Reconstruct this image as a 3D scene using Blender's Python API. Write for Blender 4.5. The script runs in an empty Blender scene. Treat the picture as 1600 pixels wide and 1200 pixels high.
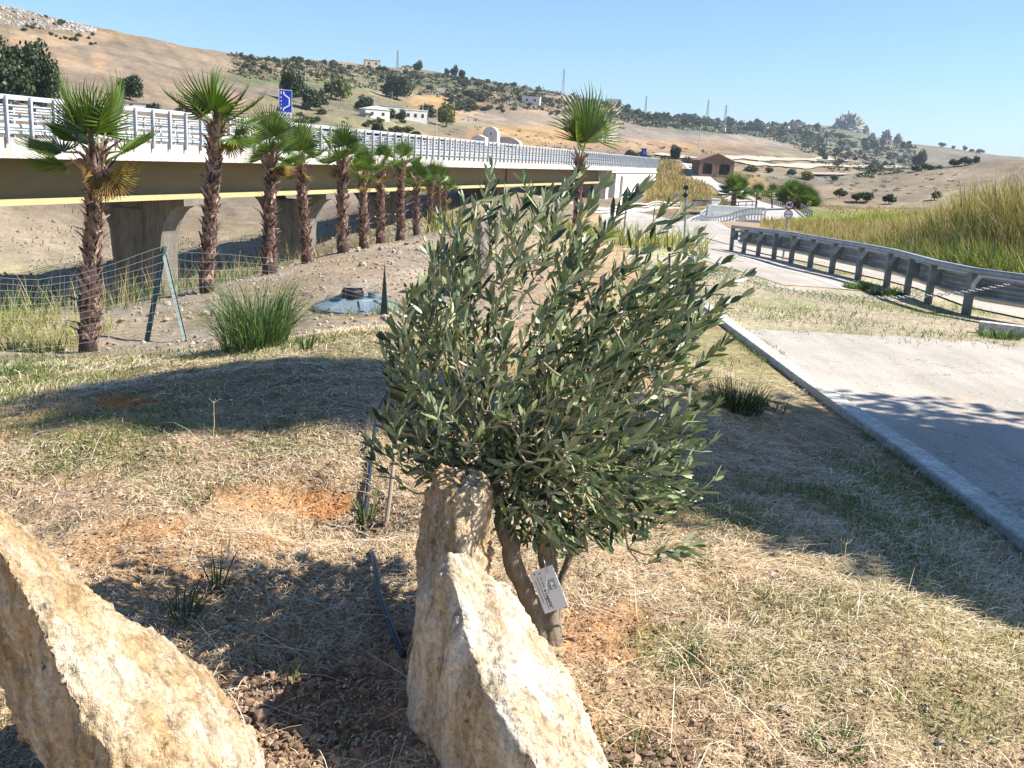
import bpy, math, random
import numpy as np
from mathutils import Vector, Matrix
from mathutils.bvhtree import BVHTree
R = math.radians
SC = bpy.context.scene
COL = SC.collection

# ---------------------------------------------------------------- camera, sky, sun, exposure
FPX, PITCH, ROLL, EYE = 1500.0, R(13.3), R(3.3), 1.6          # focal length in px of a 1600 px wide picture
fwd = Vector((0, math.cos(PITCH), -math.sin(PITCH)))
up0 = Vector((0, math.sin(PITCH), math.cos(PITCH)))
rt0 = Vector((1, 0, 0))
CR = rt0 * math.cos(ROLL) + up0 * math.sin(ROLL)
CU = up0 * math.cos(ROLL) - rt0 * math.sin(ROLL)
cam_d = bpy.data.cameras.new('camera'); cam = bpy.data.objects.new('camera', cam_d); COL.objects.link(cam)
m = Matrix((CR, CU, -fwd)).transposed().to_4x4(); m.translation = (0, 0, EYE)
cam.matrix_world = m
cam_d.sensor_width = 36; cam_d.lens = 36 * FPX / 1600; cam_d.clip_start = 0.05; cam_d.clip_end = 12000
SC.camera = cam
SUN_EL, SUN_AZ = R(45), R(93)          # azimuth clockwise from +Y: the sun stands to the right, a touch behind the camera
sun_dir = Vector((math.sin(SUN_AZ) * math.cos(SUN_EL), math.cos(SUN_AZ) * math.cos(SUN_EL), math.sin(SUN_EL)))
W = bpy.data.worlds.new('World'); SC.world = W; W.use_nodes = True
nt = W.node_tree; bg = nt.nodes['Background']
sky = nt.nodes.new('ShaderNodeTexSky'); sky.sky_type = 'NISHITA'; sky.sun_disc = False
sky.sun_elevation = SUN_EL; sky.sun_rotation = SUN_AZ
sky.air_density = 1.0; sky.dust_density = 0.35; sky.ozone_density = 3.0
tint = nt.nodes.new('ShaderNodeMix'); tint.data_type = 'RGBA'; tint.blend_type = 'MULTIPLY'; tint.inputs[0].default_value = 1; tint.inputs[7].default_value = (.80, 1.0, 1.17, 1)
nt.links.new(sky.outputs[0], tint.inputs[6]); nt.links.new(tint.outputs[2], bg.inputs[0]); bg.inputs[1].default_value = 0.066
sl = bpy.data.lights.new('sun', 'SUN'); sl.energy = 4.8; sl.angle = R(0.5); sl.color = (1, 0.93, 0.82)
sun = bpy.data.objects.new('sun', sl); COL.objects.link(sun)
sun.rotation_euler = (-sun_dir).to_track_quat('-Z', 'Y').to_euler()
SC.view_settings.view_transform = 'Standard'; SC.view_settings.look = 'None'
SC.view_settings.exposure = 1.2; SC.view_settings.gamma = 1.0

# ---------------------------------------------------------------- picture -> place
def ray(px, py):
    return (fwd + CR * ((px - 800) / FPX) + CU * ((600 - py) / FPX)).normalized()
def P(px, py, d):                       # the point seen at (px,py) whose horizontal distance is d
    r = ray(px, py); k = d / math.hypot(r.x, r.y)
    return Vector((r.x * k, r.y * k, EYE + r.z * k))
def G(px, py, z):                       # the point seen at (px,py) at height z
    r = ray(px, py); k = (z - EYE) / r.z
    return Vector((r.x * k, r.y * k, z))

# ---------------------------------------------------------------- noise (numpy)
def _h(ix, iy, s):
    n = (ix.astype(np.int64) * 374761393 + iy.astype(np.int64) * 668265263 + s * 1442695041) & 0x7fffffff
    n = ((n ^ (n >> 13)) * 1274126177) & 0x7fffffff
    return ((n ^ (n >> 16)) & 0xffff) / 65535.0
def vnoise(x, y, s=0):
    x = np.asarray(x, float); y = np.asarray(y, float)
    ix = np.floor(x); iy = np.floor(y); fx = x - ix; fy = y - iy
    fx = fx * fx * (3 - 2 * fx); fy = fy * fy * (3 - 2 * fy)
    a = _h(ix, iy, s); b = _h(ix + 1, iy, s); c = _h(ix, iy + 1, s); d = _h(ix + 1, iy + 1, s)
    return (a * (1 - fx) + b * fx) * (1 - fy) + (c * (1 - fx) + d * fx) * fy
def fbm(x, y, o=4, s=0):
    t = 0; a = 0.5; f = 1.0
    for i in range(o):
        t = t + a * (vnoise(np.asarray(x) * f + 13.7 * i, np.asarray(y) * f + 7.1 * i, s + i) - 0.5); a *= 0.5; f *= 2.03
    return t * 2

# ---------------------------------------------------------------- terrain: thin-plate surface through surveyed points
CTRL = []      # (u, v, tan elevation)
def cz(px, py, z):
    p = G(px, py, z); d = math.hypot(p.x, p.y); CTRL.append((math.atan2(p.x, p.y), math.log(d), (z - EYE) / d))
def cd(px, py, d):
    p = P(px, py, d); CTRL.append((math.atan2(p.x, p.y), math.log(d), (p.z - EYE) / d))
def cw(x, y, z):
    d = math.hypot(x, y); CTRL.append((math.atan2(x, y), math.log(d), (z - EYE) / d))
for a in [(850, 990, 0), (700, 1150, 0), (300, 1150, 0.0), (60, 1150, -.02), (1100, 1150, -.02), (1400, 1150, -.06), (1590, 1190, -.1),
          (1600, 830, -.66), (1450, 720, -.66), (1280, 605, -.68), (1150, 510, -.7), (1090, 470, -.72), (1600, 950, -.42), (1400, 900, -.25),
          (1200, 900, -.12), (1200, 740, -.36), (1100, 600, -.5), (1350, 780, -.42), (1600, 700, -.66), (1600, 560, -.7), (1400, 560, -.71), (1250, 530, -.72),
          (0, 900, 0.0), (0, 700, -.1), (300, 760, 0.0), (550, 760, .02), (400, 640, .07), (600, 600, .11), (800, 600, 0.0), (500, 560, .09), (560, 522, -.03), (430, 545, -.18),
          (300, 560, -.35), (100, 590, -.4), (0, 590, -.5), (560, 478, -.82), (480, 468, -.85), (640, 480, -.8), (250, 530, -.95), (137, 532, -1.0), (0, 540, -1.0),
          (325, 452, -1.1), (420, 424, -1.15), (480, 405, -1.15), (535, 392, -1.2), (625, 374, -1.2), (690, 360, -1.2), (740, 400, -1.0), (760, 450, -.7),
          (900, 450, -.72), (1000, 440, -.8), (1060, 395, -.95), (850, 400, -1.0), (920, 545, -.12), (1000, 560, -.35),
          (1580, 506, -.8), (1503, 491, -.82), (1442, 472, -.85), (1393, 450, -.9), (1313, 432, -.9), (1228, 410, -1.0), (1140, 388, -1.15),
          (1640, 470, -.85), (1500, 445, -.9), (1400, 422, -.95), (1300, 400, -1.05), (1200, 380, -1.3)]: cz(*a)
for a in [(0, 505, 14), (-200, 520, 14), (0, 640, 26), (0, 560, 50), (0, 490, 73), (0, 455, 86), (0, 418, 100), (0, 330, 125), (0, 250, 150), (0, 150, 190), (0, 60, 280), (0, 8, 410), (0, 60, 650), (0, 190, 6000),
          (-250, 660, 26), (-250, 500, 66), (-250, 410, 92), (-250, 325, 118), (-250, 140, 180), (-250, 40, 260), (-250, -30, 410), (-250, 60, 650), (-250, 170, 6000),
          (200, 480, 17), (200, 620, 30), (200, 500, 65), (200, 450, 85), (200, 412, 100), (200, 385, 118), (200, 320, 140), (200, 250, 162), (200, 160, 200), (200, 100, 290), (200, 54, 430), (200, 110, 700), (200, 205, 6000),
          (400, 540, 36), (400, 450, 75), (400, 405, 100), (400, 372, 122), (400, 340, 140), (400, 300, 165), (400, 200, 230), (400, 140, 350), (400, 88, 560), (300, 74, 480), (500, 92, 720), (400, 150, 900), (400, 215, 6000),
          (600, 450, 42), (600, 388, 80), (600, 350, 115), (600, 318, 150), (600, 260, 195), (600, 195, 270), (600, 155, 550), (600, 111, 900), (600, 160, 1400), (600, 228, 6000),
          (800, 380, 36), (800, 352, 62), (800, 328, 95), (800, 300, 150), (800, 235, 310), (800, 200, 450), (800, 150, 900), (800, 131, 1100), (800, 180, 1700), (800, 240, 6000),
          (900, 365, 62), (900, 345, 85), (900, 318, 150), (900, 300, 230), (900, 240, 340), (900, 200, 600), (900, 153, 1200), (900, 200, 1800),
          (960, 345, 100), (960, 328, 150), (960, 308, 235), (965, 303, 275), (960, 250, 330),
          (1000, 393, 42), (1000, 372, 62), (1000, 358, 100), (1000, 345, 135), (1000, 330, 172), (1000, 322, 195), (1020, 290, 250), (1025, 258, 292), (1000, 246, 400), (1000, 215, 620), (1000, 176, 1300), (1000, 215, 2000), (1000, 252, 6000),
          (1100, 370, 55), (1100, 350, 95), (1100, 334, 150), (1100, 322, 180), (1100, 297, 235), (1100, 272, 290), (1100, 260, 360), (1100, 250, 500), (1100, 218, 720), (1100, 184, 1500), (1100, 215, 2200), (1100, 258, 6000),
          (1200, 360, 60), (1200, 347, 90), (1200, 328, 150), (1200, 300, 240), (1200, 278, 340), (1200, 263, 500), (1200, 247, 700), (1200, 228, 1000), (1200, 193, 1900), (1200, 215, 2600), (1200, 262, 6000),
          (1320, 366, 58), (1320, 348, 90), (1320, 322, 190), (1320, 292, 350), (1320, 277, 480), (1320, 264, 660), (1320, 240, 1200), (1320, 198, 2100), (1320, 225, 2800), (1320, 268, 6000),
          (1400, 405, 30), (1400, 384, 44), (1400, 366, 62), (1400, 330, 170), (1400, 302, 290), (1400, 270, 430), (1400, 281, 600), (1400, 264, 900), (1400, 231, 2300), (1400, 250, 3200), (1400, 274, 6000),
          (1500, 415, 28), (1500, 352, 41), (1500, 362, 55), (1500, 332, 150), (1500, 295, 280), (1500, 259, 430), (1500, 275, 650), (1500, 262, 1100), (1500, 236, 2600), (1500, 255, 3500), (1500, 280, 6000),
          (1620, 425, 27), (1600, 335, 36), (1600, 350, 50), (1600, 330, 120), (1600, 290, 250), (1600, 250, 400), (1600, 268, 650), (1600, 262, 1200), (1600, 252, 2800), (1600, 285, 6000),
          (1850, 440, 26), (1850, 330, 34), (1850, 350, 50), (1850, 330, 120), (1850, 290, 250), (1850, 262, 400), (1850, 275, 2800), (1850, 298, 6000)]: cd(*a)
for x, y, z in [(0, .6, 0), (-2, .5, 0), (2.5, .6, -.1), (-4, 2, -.1), (-7, 4, -.6), (-12, 8, -1.4), (4.5, 2, -.62), (7, 3, -.66), (10, 6, -.7), (16, 8, -.8),
                (-25, 6, -8), (-50, 18, -12), (30, 15, -.9), (60, 25, 1.2), (150, 60, 1), (-120, 50, 3), (-300, 120, 30), (400, 150, 6), (-1500, 600, 60), (1500, 600, 25), (-5000, 2500, 40), (5000, 2500, 10)]: cw(x, y, z)
CT = np.array(CTRL); CT = CT[np.unique(np.round(CT[:, :2], 3), axis=0, return_index=True)[1]]
def _k(r2): return 0.5 * r2 * np.log(r2 + 1e-9)
_n = len(CT)
_A = np.zeros((_n + 3, _n + 3)); _d2 = ((CT[:, None, :2] - CT[None, :, :2]) ** 2).sum(-1)
_A[:_n, :_n] = _k(_d2) + 2e-4 * np.eye(_n); _A[:_n, _n] = 1; _A[:_n, _n + 1:] = CT[:, :2]; _A[_n:, :_n] = _A[:_n, _n:].T
_w = np.linalg.solve(_A, np.concatenate([CT[:, 2], [0, 0, 0]]))
SKYP = [(-400, -60), (0, 2), (75, 26), (150, 45), (225, 60), (300, 75), (400, 90), (500, 96), (560, 103), (600, 108), (700, 118), (850, 140), (950, 160), (1000, 176), (1080, 186), (1150, 189), (1250, 195), (1320, 200), (1360, 214), (1400, 227), (1480, 234), (1540, 244), (1600, 250), (1700, 256), (2100, 262)]
_sa = []
for a_, b_ in SKYP:
    r_ = ray(a_, b_); _sa.append((math.atan2(r_.x, r_.y), r_.z / math.hypot(r_.x, r_.y)))
_sa = np.array(_sa)
def cap_sky(u, v, e):            # soft ceiling: no slope rises above the surveyed skyline
    t = np.interp(u, _sa[:, 0], _sa[:, 1]); k = .0045; q = e - t
    soft = t - k * np.log1p(np.exp(np.clip(-q / k, -60, 60))) - 0 * q
    w = np.clip((v - 5.0) / .5, 0, 1); return e * (1 - w) + (soft + k * .25) * w
def _tps(u, v):
    out = np.empty(len(u))
    for i in range(0, len(u), 20000):
        U = u[i:i + 20000]; V = v[i:i + 20000]
        r2 = (U[:, None] - CT[None, :, 0]) ** 2 + (V[:, None] - CT[None, :, 1]) ** 2
        out[i:i + 20000] = _k(r2) @ _w[:_n] + _w[_n] + _w[_n + 1] * U + _w[_n + 2] * V
    return out
# lines the ground stays smooth along: (points, half width)
SMOOTH = []; MAINL = []
def seg_dist(x, y, pts):
    best = np.full(x.shape, 1e9)
    for (x0, y0), (x1, y1) in zip(pts[:-1], pts[1:]):
        dx, dy = x1 - x0, y1 - y0; L = dx * dx + dy * dy
        t = np.clip(((x - x0) * dx + (y - y0) * dy) / L, 0, 1)
        best = np.minimum(best, np.hypot(x - x0 - t * dx, y - y0 - t * dy))
    return best
def pix(x, y, z):
    rx, ry, rz = x, y, z - EYE
    f = rx * fwd.x + ry * fwd.y + rz * fwd.z; f = np.where(np.abs(f) < 1e-3, 1e-3, f)
    return 800 + FPX * (rx * CR.x + ry * CR.y + rz * CR.z) / f, 600 - FPX * (rx * CU.x + ry * CU.y + rz * CU.z) / f, f
# drive plane (paved lay-by) and its kerb line
KERB_PIX = [(1640, 862), (1600, 832), (1450, 722), (1280, 607), (1150, 512), (1092, 470), (1060, 450)]
def drive_z(x, y): return -0.60 - 0.008 * (y - 6) + 0 * x
KERB = []
for (a, b) in KERB_PIX:
    p = G(a, b, -.6)
    for _ in range(6): p = G(a, b, drive_z(p.x, p.y))
    KERB.append((p.x, p.y))
k0, k1 = Vector(KERB[0]), Vector(KERB[1]); dk = (k0 - k1).normalized()
KERB.insert(0, tuple(k0 + dk * 6))
def kerb_x(y):
    ys = np.array([k[1] for k in KERB]); xs = np.array([k[0] for k in KERB]); o = np.argsort(ys)
    return np.interp(y, ys[o], xs[o])
def far_edge(x): return 13.6 + 0.0 * x      # far edge of the drive
HOLES = [(505, 788, .34, .11, .02), (205, 628, .4, .10, -.05), (575, 815, .2, .03, .02)]     # dug hollows: px, py, radius, depth, z
def terr(x, y, noise=True):
    x = np.atleast_1d(np.asarray(x, float)); y = np.atleast_1d(np.asarray(y, float))
    d = np.maximum(np.hypot(x, y), .3); u = np.arctan2(x, y); v = np.log(d)
    uc = np.clip(u, -1.25, 1.25)
    z = EYE + d * cap_sky(uc, v, _tps(uc, v))
    back = np.clip((np.abs(u) - 1.25) / 0.8, 0, 1); back = back * back * (3 - 2 * back)
    z = z * (1 - back) + back * np.clip(-.2 - d * .01, -4, 0)
    z = np.where(d < 1.2, z * (d / 1.2) ** 2, z)
    if noise:
        sm = np.ones_like(x)
        for pts, hw in SMOOTH:
            sd = seg_dist(x, y, pts); sm = np.minimum(sm, np.clip((sd - hw) / (hw * .5 + .3), 0, 1))
        near = np.clip(d / 12, 0.0, 1)
        z = z + sm * (fbm(x * 1.3, y * 1.3, 4, 3) * .07 * np.clip(1.6 - d / 40, 0, 1) + fbm(x * .12, y * .12, 4, 9) * 0.9 * np.clip((d - 25) / 60, 0, 1)
                      + fbm(x * .012, y * .012, 5, 21) * 5 * np.clip((d - 200) / 600, 0, 1) + (fbm(x * 7, y * 7, 3, 5) * .028 + fbm(x * 26, y * 26, 2, 15) * .010) * np.clip(2 - d / 6, 0, 1))
        for (a, b, rr, dep, hz) in HOLES:
            c = G(a, b, hz); q = ((x - c.x) ** 2 + (y - c.y) ** 2) / rr ** 2 * (1 + .5 * fbm(x * 4, y * 4, 2, 77))
            z = z - dep * np.exp(-q ** 2)
    # the main road runs level across its width
    if MAINL:
        sd = seg_dist(x, y, MAINL); w = np.clip((4.6 - sd) / 2.0, 0, 1) * np.clip((62 - y) / 8, 0, 1); w = w * w * (3 - 2 * w)
        z = z * (1 - w) + w * np.interp(y, [0, 17, 24, 29, 40, 55, 64], [-.78, -.82, -.9, -1.0, -1.45, -2.1, -2.6])
    # the drive: a flat shelf; planted ground stays just below the kerb
    kx = kerb_x(y); inside = (x > kx) & (y > -2) & (y < 24)
    t = np.clip((kx + .05 - x) / 1.2, 0, 1)
    dz = drive_z(x, y)
    fe = far_edge(x)
    w_in = np.where((x > kx) & (y < fe), 1.0, 0.0)
    z = np.where(w_in > 0, dz - .03, z)
    # blend left of the kerb
    lt = (x <= kx) & (y > -1) & (y < 15)
    tt = t * t * (3 - 2 * t)
    z = np.where(lt, (dz - .055) * (1 - tt) + z * tt, z)
    # beyond the far edge blend out of the shelf
    ft = np.clip((y - fe) / 2.0, 0, 1); z = np.where((x > kx) & (y >= fe) & (y < fe + 2), (dz - .02 + .06 * np.sin(ft * math.pi) + .03 * fbm(x * 2, y * 2, 3, 6)) * (1 - ft) + z * ft, z)
    return z
def T(x, y): return float(terr(x, y)[0])
def GT(px, py, guess=-0.8):              # where the ray through (px,py) meets the ground
    r = ray(px, py); k = 1.2; h = math.hypot(r.x, r.y)
    ks = np.exp(np.linspace(math.log(1.2), math.log(6000), 900)) / h
    zz = terr(r.x * ks, r.y * ks); hit = np.nonzero(EYE + r.z * ks < zz)[0]
    if len(hit) == 0: return P(px, py, 3000)
    i = hit[0]
    a, b = ks[max(i - 1, 0)], ks[i]
    for _ in range(14):
        mid = (a + b) / 2
        if EYE + r.z * mid < T(r.x * mid, r.y * mid): b = mid
        else: a = mid
    return Vector((r.x * b, r.y * b, T(r.x * b, r.y * b)))

# ---------------------------------------------------------------- materials
MATS = {}
def new_mat(name):
    m = bpy.data.materials.new(name); m.use_nodes = True; MATS[name] = m
    return m, m.node_tree, m.node_tree.nodes['Principled BSDF']
def N(nt, typ, **kw):
    n = nt.nodes.new(typ)
    for k, v in kw.items(): setattr(n, k, v)
    return n
def noise_node(nt, scale, detail=5, rough=.6, coord=None, dist=0):
    n = N(nt, 'ShaderNodeTexNoise'); n.inputs['Scale'].default_value = scale; n.inputs['Detail'].default_value = detail
    n.inputs['Roughness'].default_value = rough; n.inputs['Distortion'].default_value = dist
    if coord is not None: nt.links.new(coord, n.inputs['Vector'])
    return n
def ramp(nt, src, stops):
    r = N(nt, 'ShaderNodeValToRGB'); e = r.color_ramp.elements
    while len(e) < len(stops): e.new(.5)
    for i, (p, c) in enumerate(stops):
        e[i].position = p; e[i].color = (c, c, c, 1) if isinstance(c, (int, float)) else (*c, 1)
    nt.links.new(src, r.inputs[0]); return r
def mixc(nt, a, b, fac, mode='MIX'):
    n = N(nt, 'ShaderNodeMix', data_type='RGBA', blend_type=mode)
    for s, v in ((n.inputs[0], fac), (n.inputs[6], a), (n.inputs[7], b)):
        if isinstance(v, bpy.types.NodeSocket): nt.links.new(v, s)
        elif isinstance(v, (int, float)): s.default_value = v
        else: s.default_value = (*v, 1)
    return n.outputs[2]
def simple(name, c1, c2=None, scale=8, rough=.8, metal=0, bump=0, bscale=None, island=None, spec=.5, detail=5, stretch=None, fine=None):
    """noise-mottled surface; island=(dark,bright) multiplies each loose piece by its own value"""
    m, nt, b = new_mat(name)
    tc = N(nt, 'ShaderNodeTexCoord').outputs['Object']
    if stretch:
        mp = N(nt, 'ShaderNodeMapping'); mp.inputs['Scale'].default_value = stretch; nt.links.new(tc, mp.inputs[0]); tc = mp.outputs[0]
    c2 = c2 or tuple(v * .7 for v in c1)
    n = noise_node(nt, scale, detail, .62, tc)
    col = mixc(nt, c1, c2, ramp(nt, n.outputs['Fac'], [(.35, 0), (.65, 1)]).outputs[0])
    if fine:
        n3 = noise_node(nt, fine, 4, .7, tc)
        col = mixc(nt, col, ramp(nt, n3.outputs['Fac'], [(.3, .6), (.7, 1.25)]).outputs[0], 1.0, 'MULTIPLY')
    if island:
        g = N(nt, 'ShaderNodeNewGeometry')
        r = ramp(nt, g.outputs['Random Per Island'], [(0, island[0]), (1, island[1])])
        col = mixc(nt, col, r.outputs[0], 1.0, 'MULTIPLY')
    nt.links.new(col, b.inputs['Base Color'])
    b.inputs['Roughness'].default_value = rough; b.inputs['Metallic'].default_value = metal; b.inputs['Specular IOR Level'].default_value = spec
    if bump:
        n2 = noise_node(nt, bscale or scale * 3, 6, .65, tc)
        bp = N(nt, 'ShaderNodeBump'); bp.inputs['Strength'].default_value = bump; bp.inputs['Distance'].default_value = .02
        nt.links.new(n2.outputs['Fac'], bp.inputs['Height']); nt.links.new(bp.outputs[0], b.inputs['Normal'])
    return m
def leafmat(name, stops, rough=.5, trans=.25, spec=.4, shift=None):
    """each leaf / clump takes one of a range of greens"""
    m, nt, b = new_mat(name)
    g = N(nt, 'ShaderNodeNewGeometry')
    r = ramp(nt, g.outputs['Random Per Island'], stops)
    col = r.outputs[0]
    nt.links.new(col, b.inputs['Base Color']); b.inputs['Roughness'].default_value = rough; b.inputs['Specular IOR Level'].default_value = spec
    if trans:
        t = N(nt, 'ShaderNodeBsdfTranslucent'); nt.links.new(mixc(nt, col, (1.3, 1.5, .5), 1.0, 'MULTIPLY'), t.inputs[0])
        mx = N(nt, 'ShaderNodeMixShader'); mx.inputs[0].default_value = trans
        nt.links.new(b.outputs[0], mx.inputs[1]); nt.links.new(t.outputs[0], mx.inputs[2])
        nt.links.new(mx.outputs[0], nt.nodes['Material Output'].inputs['Surface'])
    return m
def flat(name, c, rough=.6, metal=0, spec=.5):
    m, nt, b = new_mat(name); b.inputs['Base Color'].default_value = (*c, 1); b.inputs['Roughness'].default_value = rough
    b.inputs['Metallic'].default_value = metal; b.inputs['Specular IOR Level'].default_value = spec; return m

# ---------------------------------------------------------------- objects
def tag(o, label=None, cat=None, group=None, kind=None):
    if label: o['label'] = label
    if cat: o['category'] = cat
    if group: o['group'] = group
    if kind: o['kind'] = kind
    return o
def empty(name, loc, label, cat, group=None, rz=0):
    o = bpy.data.objects.new(name, None); COL.objects.link(o); o.location = loc; o.rotation_euler = (0, 0, rz); o.empty_display_size = .2
    return tag(o, label, cat, group)
def copy_tree(o, parent=None):
    c = o.copy(); COL.objects.link(c); c.parent = parent
    for ch in o.children: copy_tree(ch, c)
    return c
def np_obj(name, verts, facesets, mats, parent=None, smooth=False, midx=None, cols=None):
    """facesets: arrays of shape (n,k)"""
    me = bpy.data.meshes.new(name)
    verts = np.asarray(verts, np.float32)
    fs = [np.asarray(f, np.int32) for f in facesets if len(f)]
    nl = sum(f.size for f in fs); npoly = sum(len(f) for f in fs)
    me.vertices.add(len(verts)); me.vertices.foreach_set('co', verts.ravel())
    me.loops.add(nl); me.loops.foreach_set('vertex_index', np.concatenate([f.ravel() for f in fs]))
    me.polygons.add(npoly)
    tot = np.concatenate([np.full(len(f), f.shape[1], np.int32) for f in fs])
    me.polygons.foreach_set('loop_start', np.concatenate([[0], np.cumsum(tot)[:-1]]).astype(np.int32))
    me.polygons.foreach_set('loop_total', tot)
    for mm in (mats if isinstance(mats, (list, tuple)) else [mats]): me.materials.append(mm)
    if midx is not None: me.polygons.foreach_set('material_index', np.asarray(midx, np.int32))
    if smooth: me.polygons.foreach_set('use_smooth', np.ones(npoly, bool))
    me.update(); me.validate()
    if cols is not None:
        a = me.color_attributes.new('soil', 'FLOAT_COLOR', 'POINT')
        a.data.foreach_set('color', np.concatenate([cols, np.ones((len(cols), 1))], 1).astype(np.float32).ravel())
    o = bpy.data.objects.new(name, me); COL.objects.link(o)
    if parent is not None: o.parent = parent
    return o
class MB:
    def __init__(s): s.v = []; s.f = []; s.m = []; s.cur = 0
    def add(s, vs, fs):
        n = len(s.v); s.v += [tuple(v) for v in vs]; s.f += [tuple(i + n for i in f) for f in fs]; s.m += [s.cur] * len(fs); return s
    def box(s, c, size, M=None, bev=0):
        x, y, z = (a / 2 for a in size); c = Vector(c)
        vs = [Vector((i * x, j * y, k * z)) for k in (-1, 1) for j in (-1, 1) for i in (-1, 1)]
        vs = [c + ((M @ v) if M else v) for v in vs]
        return s.add(vs, [(0, 2, 3, 1), (4, 5, 7, 6), (0, 1, 5, 4), (2, 6, 7, 3), (0, 4, 6, 2), (1, 3, 7, 5)])
    def bar(s, a, b, w, h=None, up=(0, 0, 1)):
        a, b = Vector(a), Vector(b); h = h or w; d = (b - a); L = d.length; d.normalize(); u = Vector(up)
        sd = d.cross(u)
        if sd.length < 1e-4: sd = d.cross(Vector((1, 0, 0)))
        sd.normalize(); u = sd.cross(d)
        vs = [p + sd * i * w / 2 + u * j * h / 2 for p in (a, b) for i, j in ((-1, -1), (1, -1), (1, 1), (-1, 1))]
        return s.add(vs, [(3, 2, 1, 0), (4, 5, 6, 7), (0, 1, 5, 4), (1, 2, 6, 5), (2, 3, 7, 6), (3, 0, 4, 7)])
    def tube(s, pts, r, n=8, cap=True):
        pts = [Vector(p) for p in pts]; rs = r if isinstance(r, (list, tuple)) else [r] * len(pts)
        vs = []; fs = []; prev = None
        for i, p in enumerate(pts):
            d = (pts[min(i + 1, len(pts) - 1)] - pts[max(i - 1, 0)])
            if d.length < 1e-9: d = Vector((0, 0, 1))
            d.normalize()
            if prev is None:
                a = d.orthogonal().normalized()
            else:
                a = (prev - d * prev.dot(d)); a = a.normalized() if a.length > 1e-6 else d.orthogonal().normalized()
            prev = a; b = d.cross(a)
            for k in range(n):
                t = 2 * math.pi * k / n; vs.append(p + (a * math.cos(t) + b * math.sin(t)) * rs[i])
        for i in range(len(pts) - 1):
            for k in range(n):
                k2 = (k + 1) % n; fs.append((i * n + k, i * n + k2, (i + 1) * n + k2, (i + 1) * n + k))
        if cap: fs.append(tuple(range(n - 1, -1, -1))); fs.append(tuple((len(pts) - 1) * n + k for k in range(n)))
        return s.add(vs, fs)
    def disc(s, c, nrm, r, th, n=32, z0=0):
        nrm = Vector(nrm).normalized(); c = Vector(c); return s.tube([c - nrm * th / 2, c + nrm * th / 2], r, n)
    def prism(s, poly, y0, y1, M=None, off=(0, 0, 0)):
        n = len(poly); off = Vector(off)
        vs = [Vector((x, y0, z)) for x, z in poly] + [Vector((x, y1, z)) for x, z in poly]
        vs = [off + ((M @ v) if M else v) for v in vs]
        fs = [tuple(range(n)), tuple(range(2 * n - 1, n - 1, -1))] + [(i + n, (i + 1) % n + n, (i + 1) % n, i) for i in range(n)]
        return s.add(vs, fs)
    def build(s, name, mats, parent=None, smooth=False):
        me = bpy.data.meshes.new(name); me.from_pydata(s.v, [], s.f)
        for mm in (mats if isinstance(mats, (list, tuple)) else [mats]): me.materials.append(mm)
        if any(s.m): me.polygons.foreach_set('material_index', s.m)
        if smooth: me.polygons.foreach_set('use_smooth', [True] * len(me.polygons))
        me.update(); o = bpy.data.objects.new(name, me); COL.objects.link(o)
        if parent is not None: o.parent = parent
        return o

# ---------------------------------------------------------------- road lines (needed by the ground)
def gl(pts):            # pixel path with heights -> ground xy list
    return [(G(a, b, z).x, G(a, b, z).y) for a, b, z in pts]
RAIL = []               # guard rail post bases
for a, b, z in [(1583, 504, -.8), (1503, 491, -.82), (1442, 473, -.85), (1392, 449, -.88), (1313, 431, -.92), (1228, 409, -1.0), (1140, 388, -1.15), (1085, 374, -1.3)]:
    p = G(a, b, z); RAIL.append((p.x, p.y))
def offset(pts, w):
    out = []
    for i, p in enumerate(pts):
        a = Vector(pts[max(i - 1, 0)]); b = Vector(pts[min(i + 1, len(pts) - 1)]); d = (b - a).normalized()
        out.append((p[0] + d.y * w, p[1] - d.x * w))
    return out
def chaikin(p, n=2):
    for _ in range(n):
        q = [p[0]]
        for a, b in zip(p[:-1], p[1:]):
            q += [(a[0] * .75 + b[0] * .25, a[1] * .75 + b[1] * .25), (a[0] * .25 + b[0] * .75, a[1] * .25 + b[1] * .75)]
        p = q + [p[-1]]
    return p
def resample(p, step):
    out = [p[0]]; acc = 0
    for a, b in zip(p[:-1], p[1:]):
        L = math.hypot(b[0] - a[0], b[1] - a[1]); t = step - acc
        while t <= L:
            out.append((a[0] + (b[0] - a[0]) * t / L, a[1] + (b[1] - a[1]) * t / L)); t += step
        acc = L - (t - step)
    return out
d0 = (Vector(RAIL[0]) - Vector(RAIL[1])).normalized()
RAIL_EXT = [tuple(Vector(RAIL[0]) + d0 * 14)] + RAIL
ppx = lambda a, b, d: (P(a, b, d).x, P(a, b, d).y)
MAIN = offset(RAIL_EXT, 2.7)[:-1] + [ppx(1085, 357, 75), ppx(1055, 348, 105), ppx(1020, 340, 135), ppx(960, 336, 150), ppx(900, 340, 150), ppx(840, 345, 150)]
MAIN = chaikin(MAIN, 2)
RAMP = chaikin([ppx(1070, 352, 95), ppx(1120, 330, 150), ppx(1180, 334, 150), ppx(1225, 336, 135)], 2)
SIDE = chaikin([ppx(1215, 338, 130), ppx(1195, 325, 165), ppx(1165, 309, 205), ppx(1128, 290, 250), ppx(1095, 277, 285), ppx(1058, 267, 320)], 2)
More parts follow.
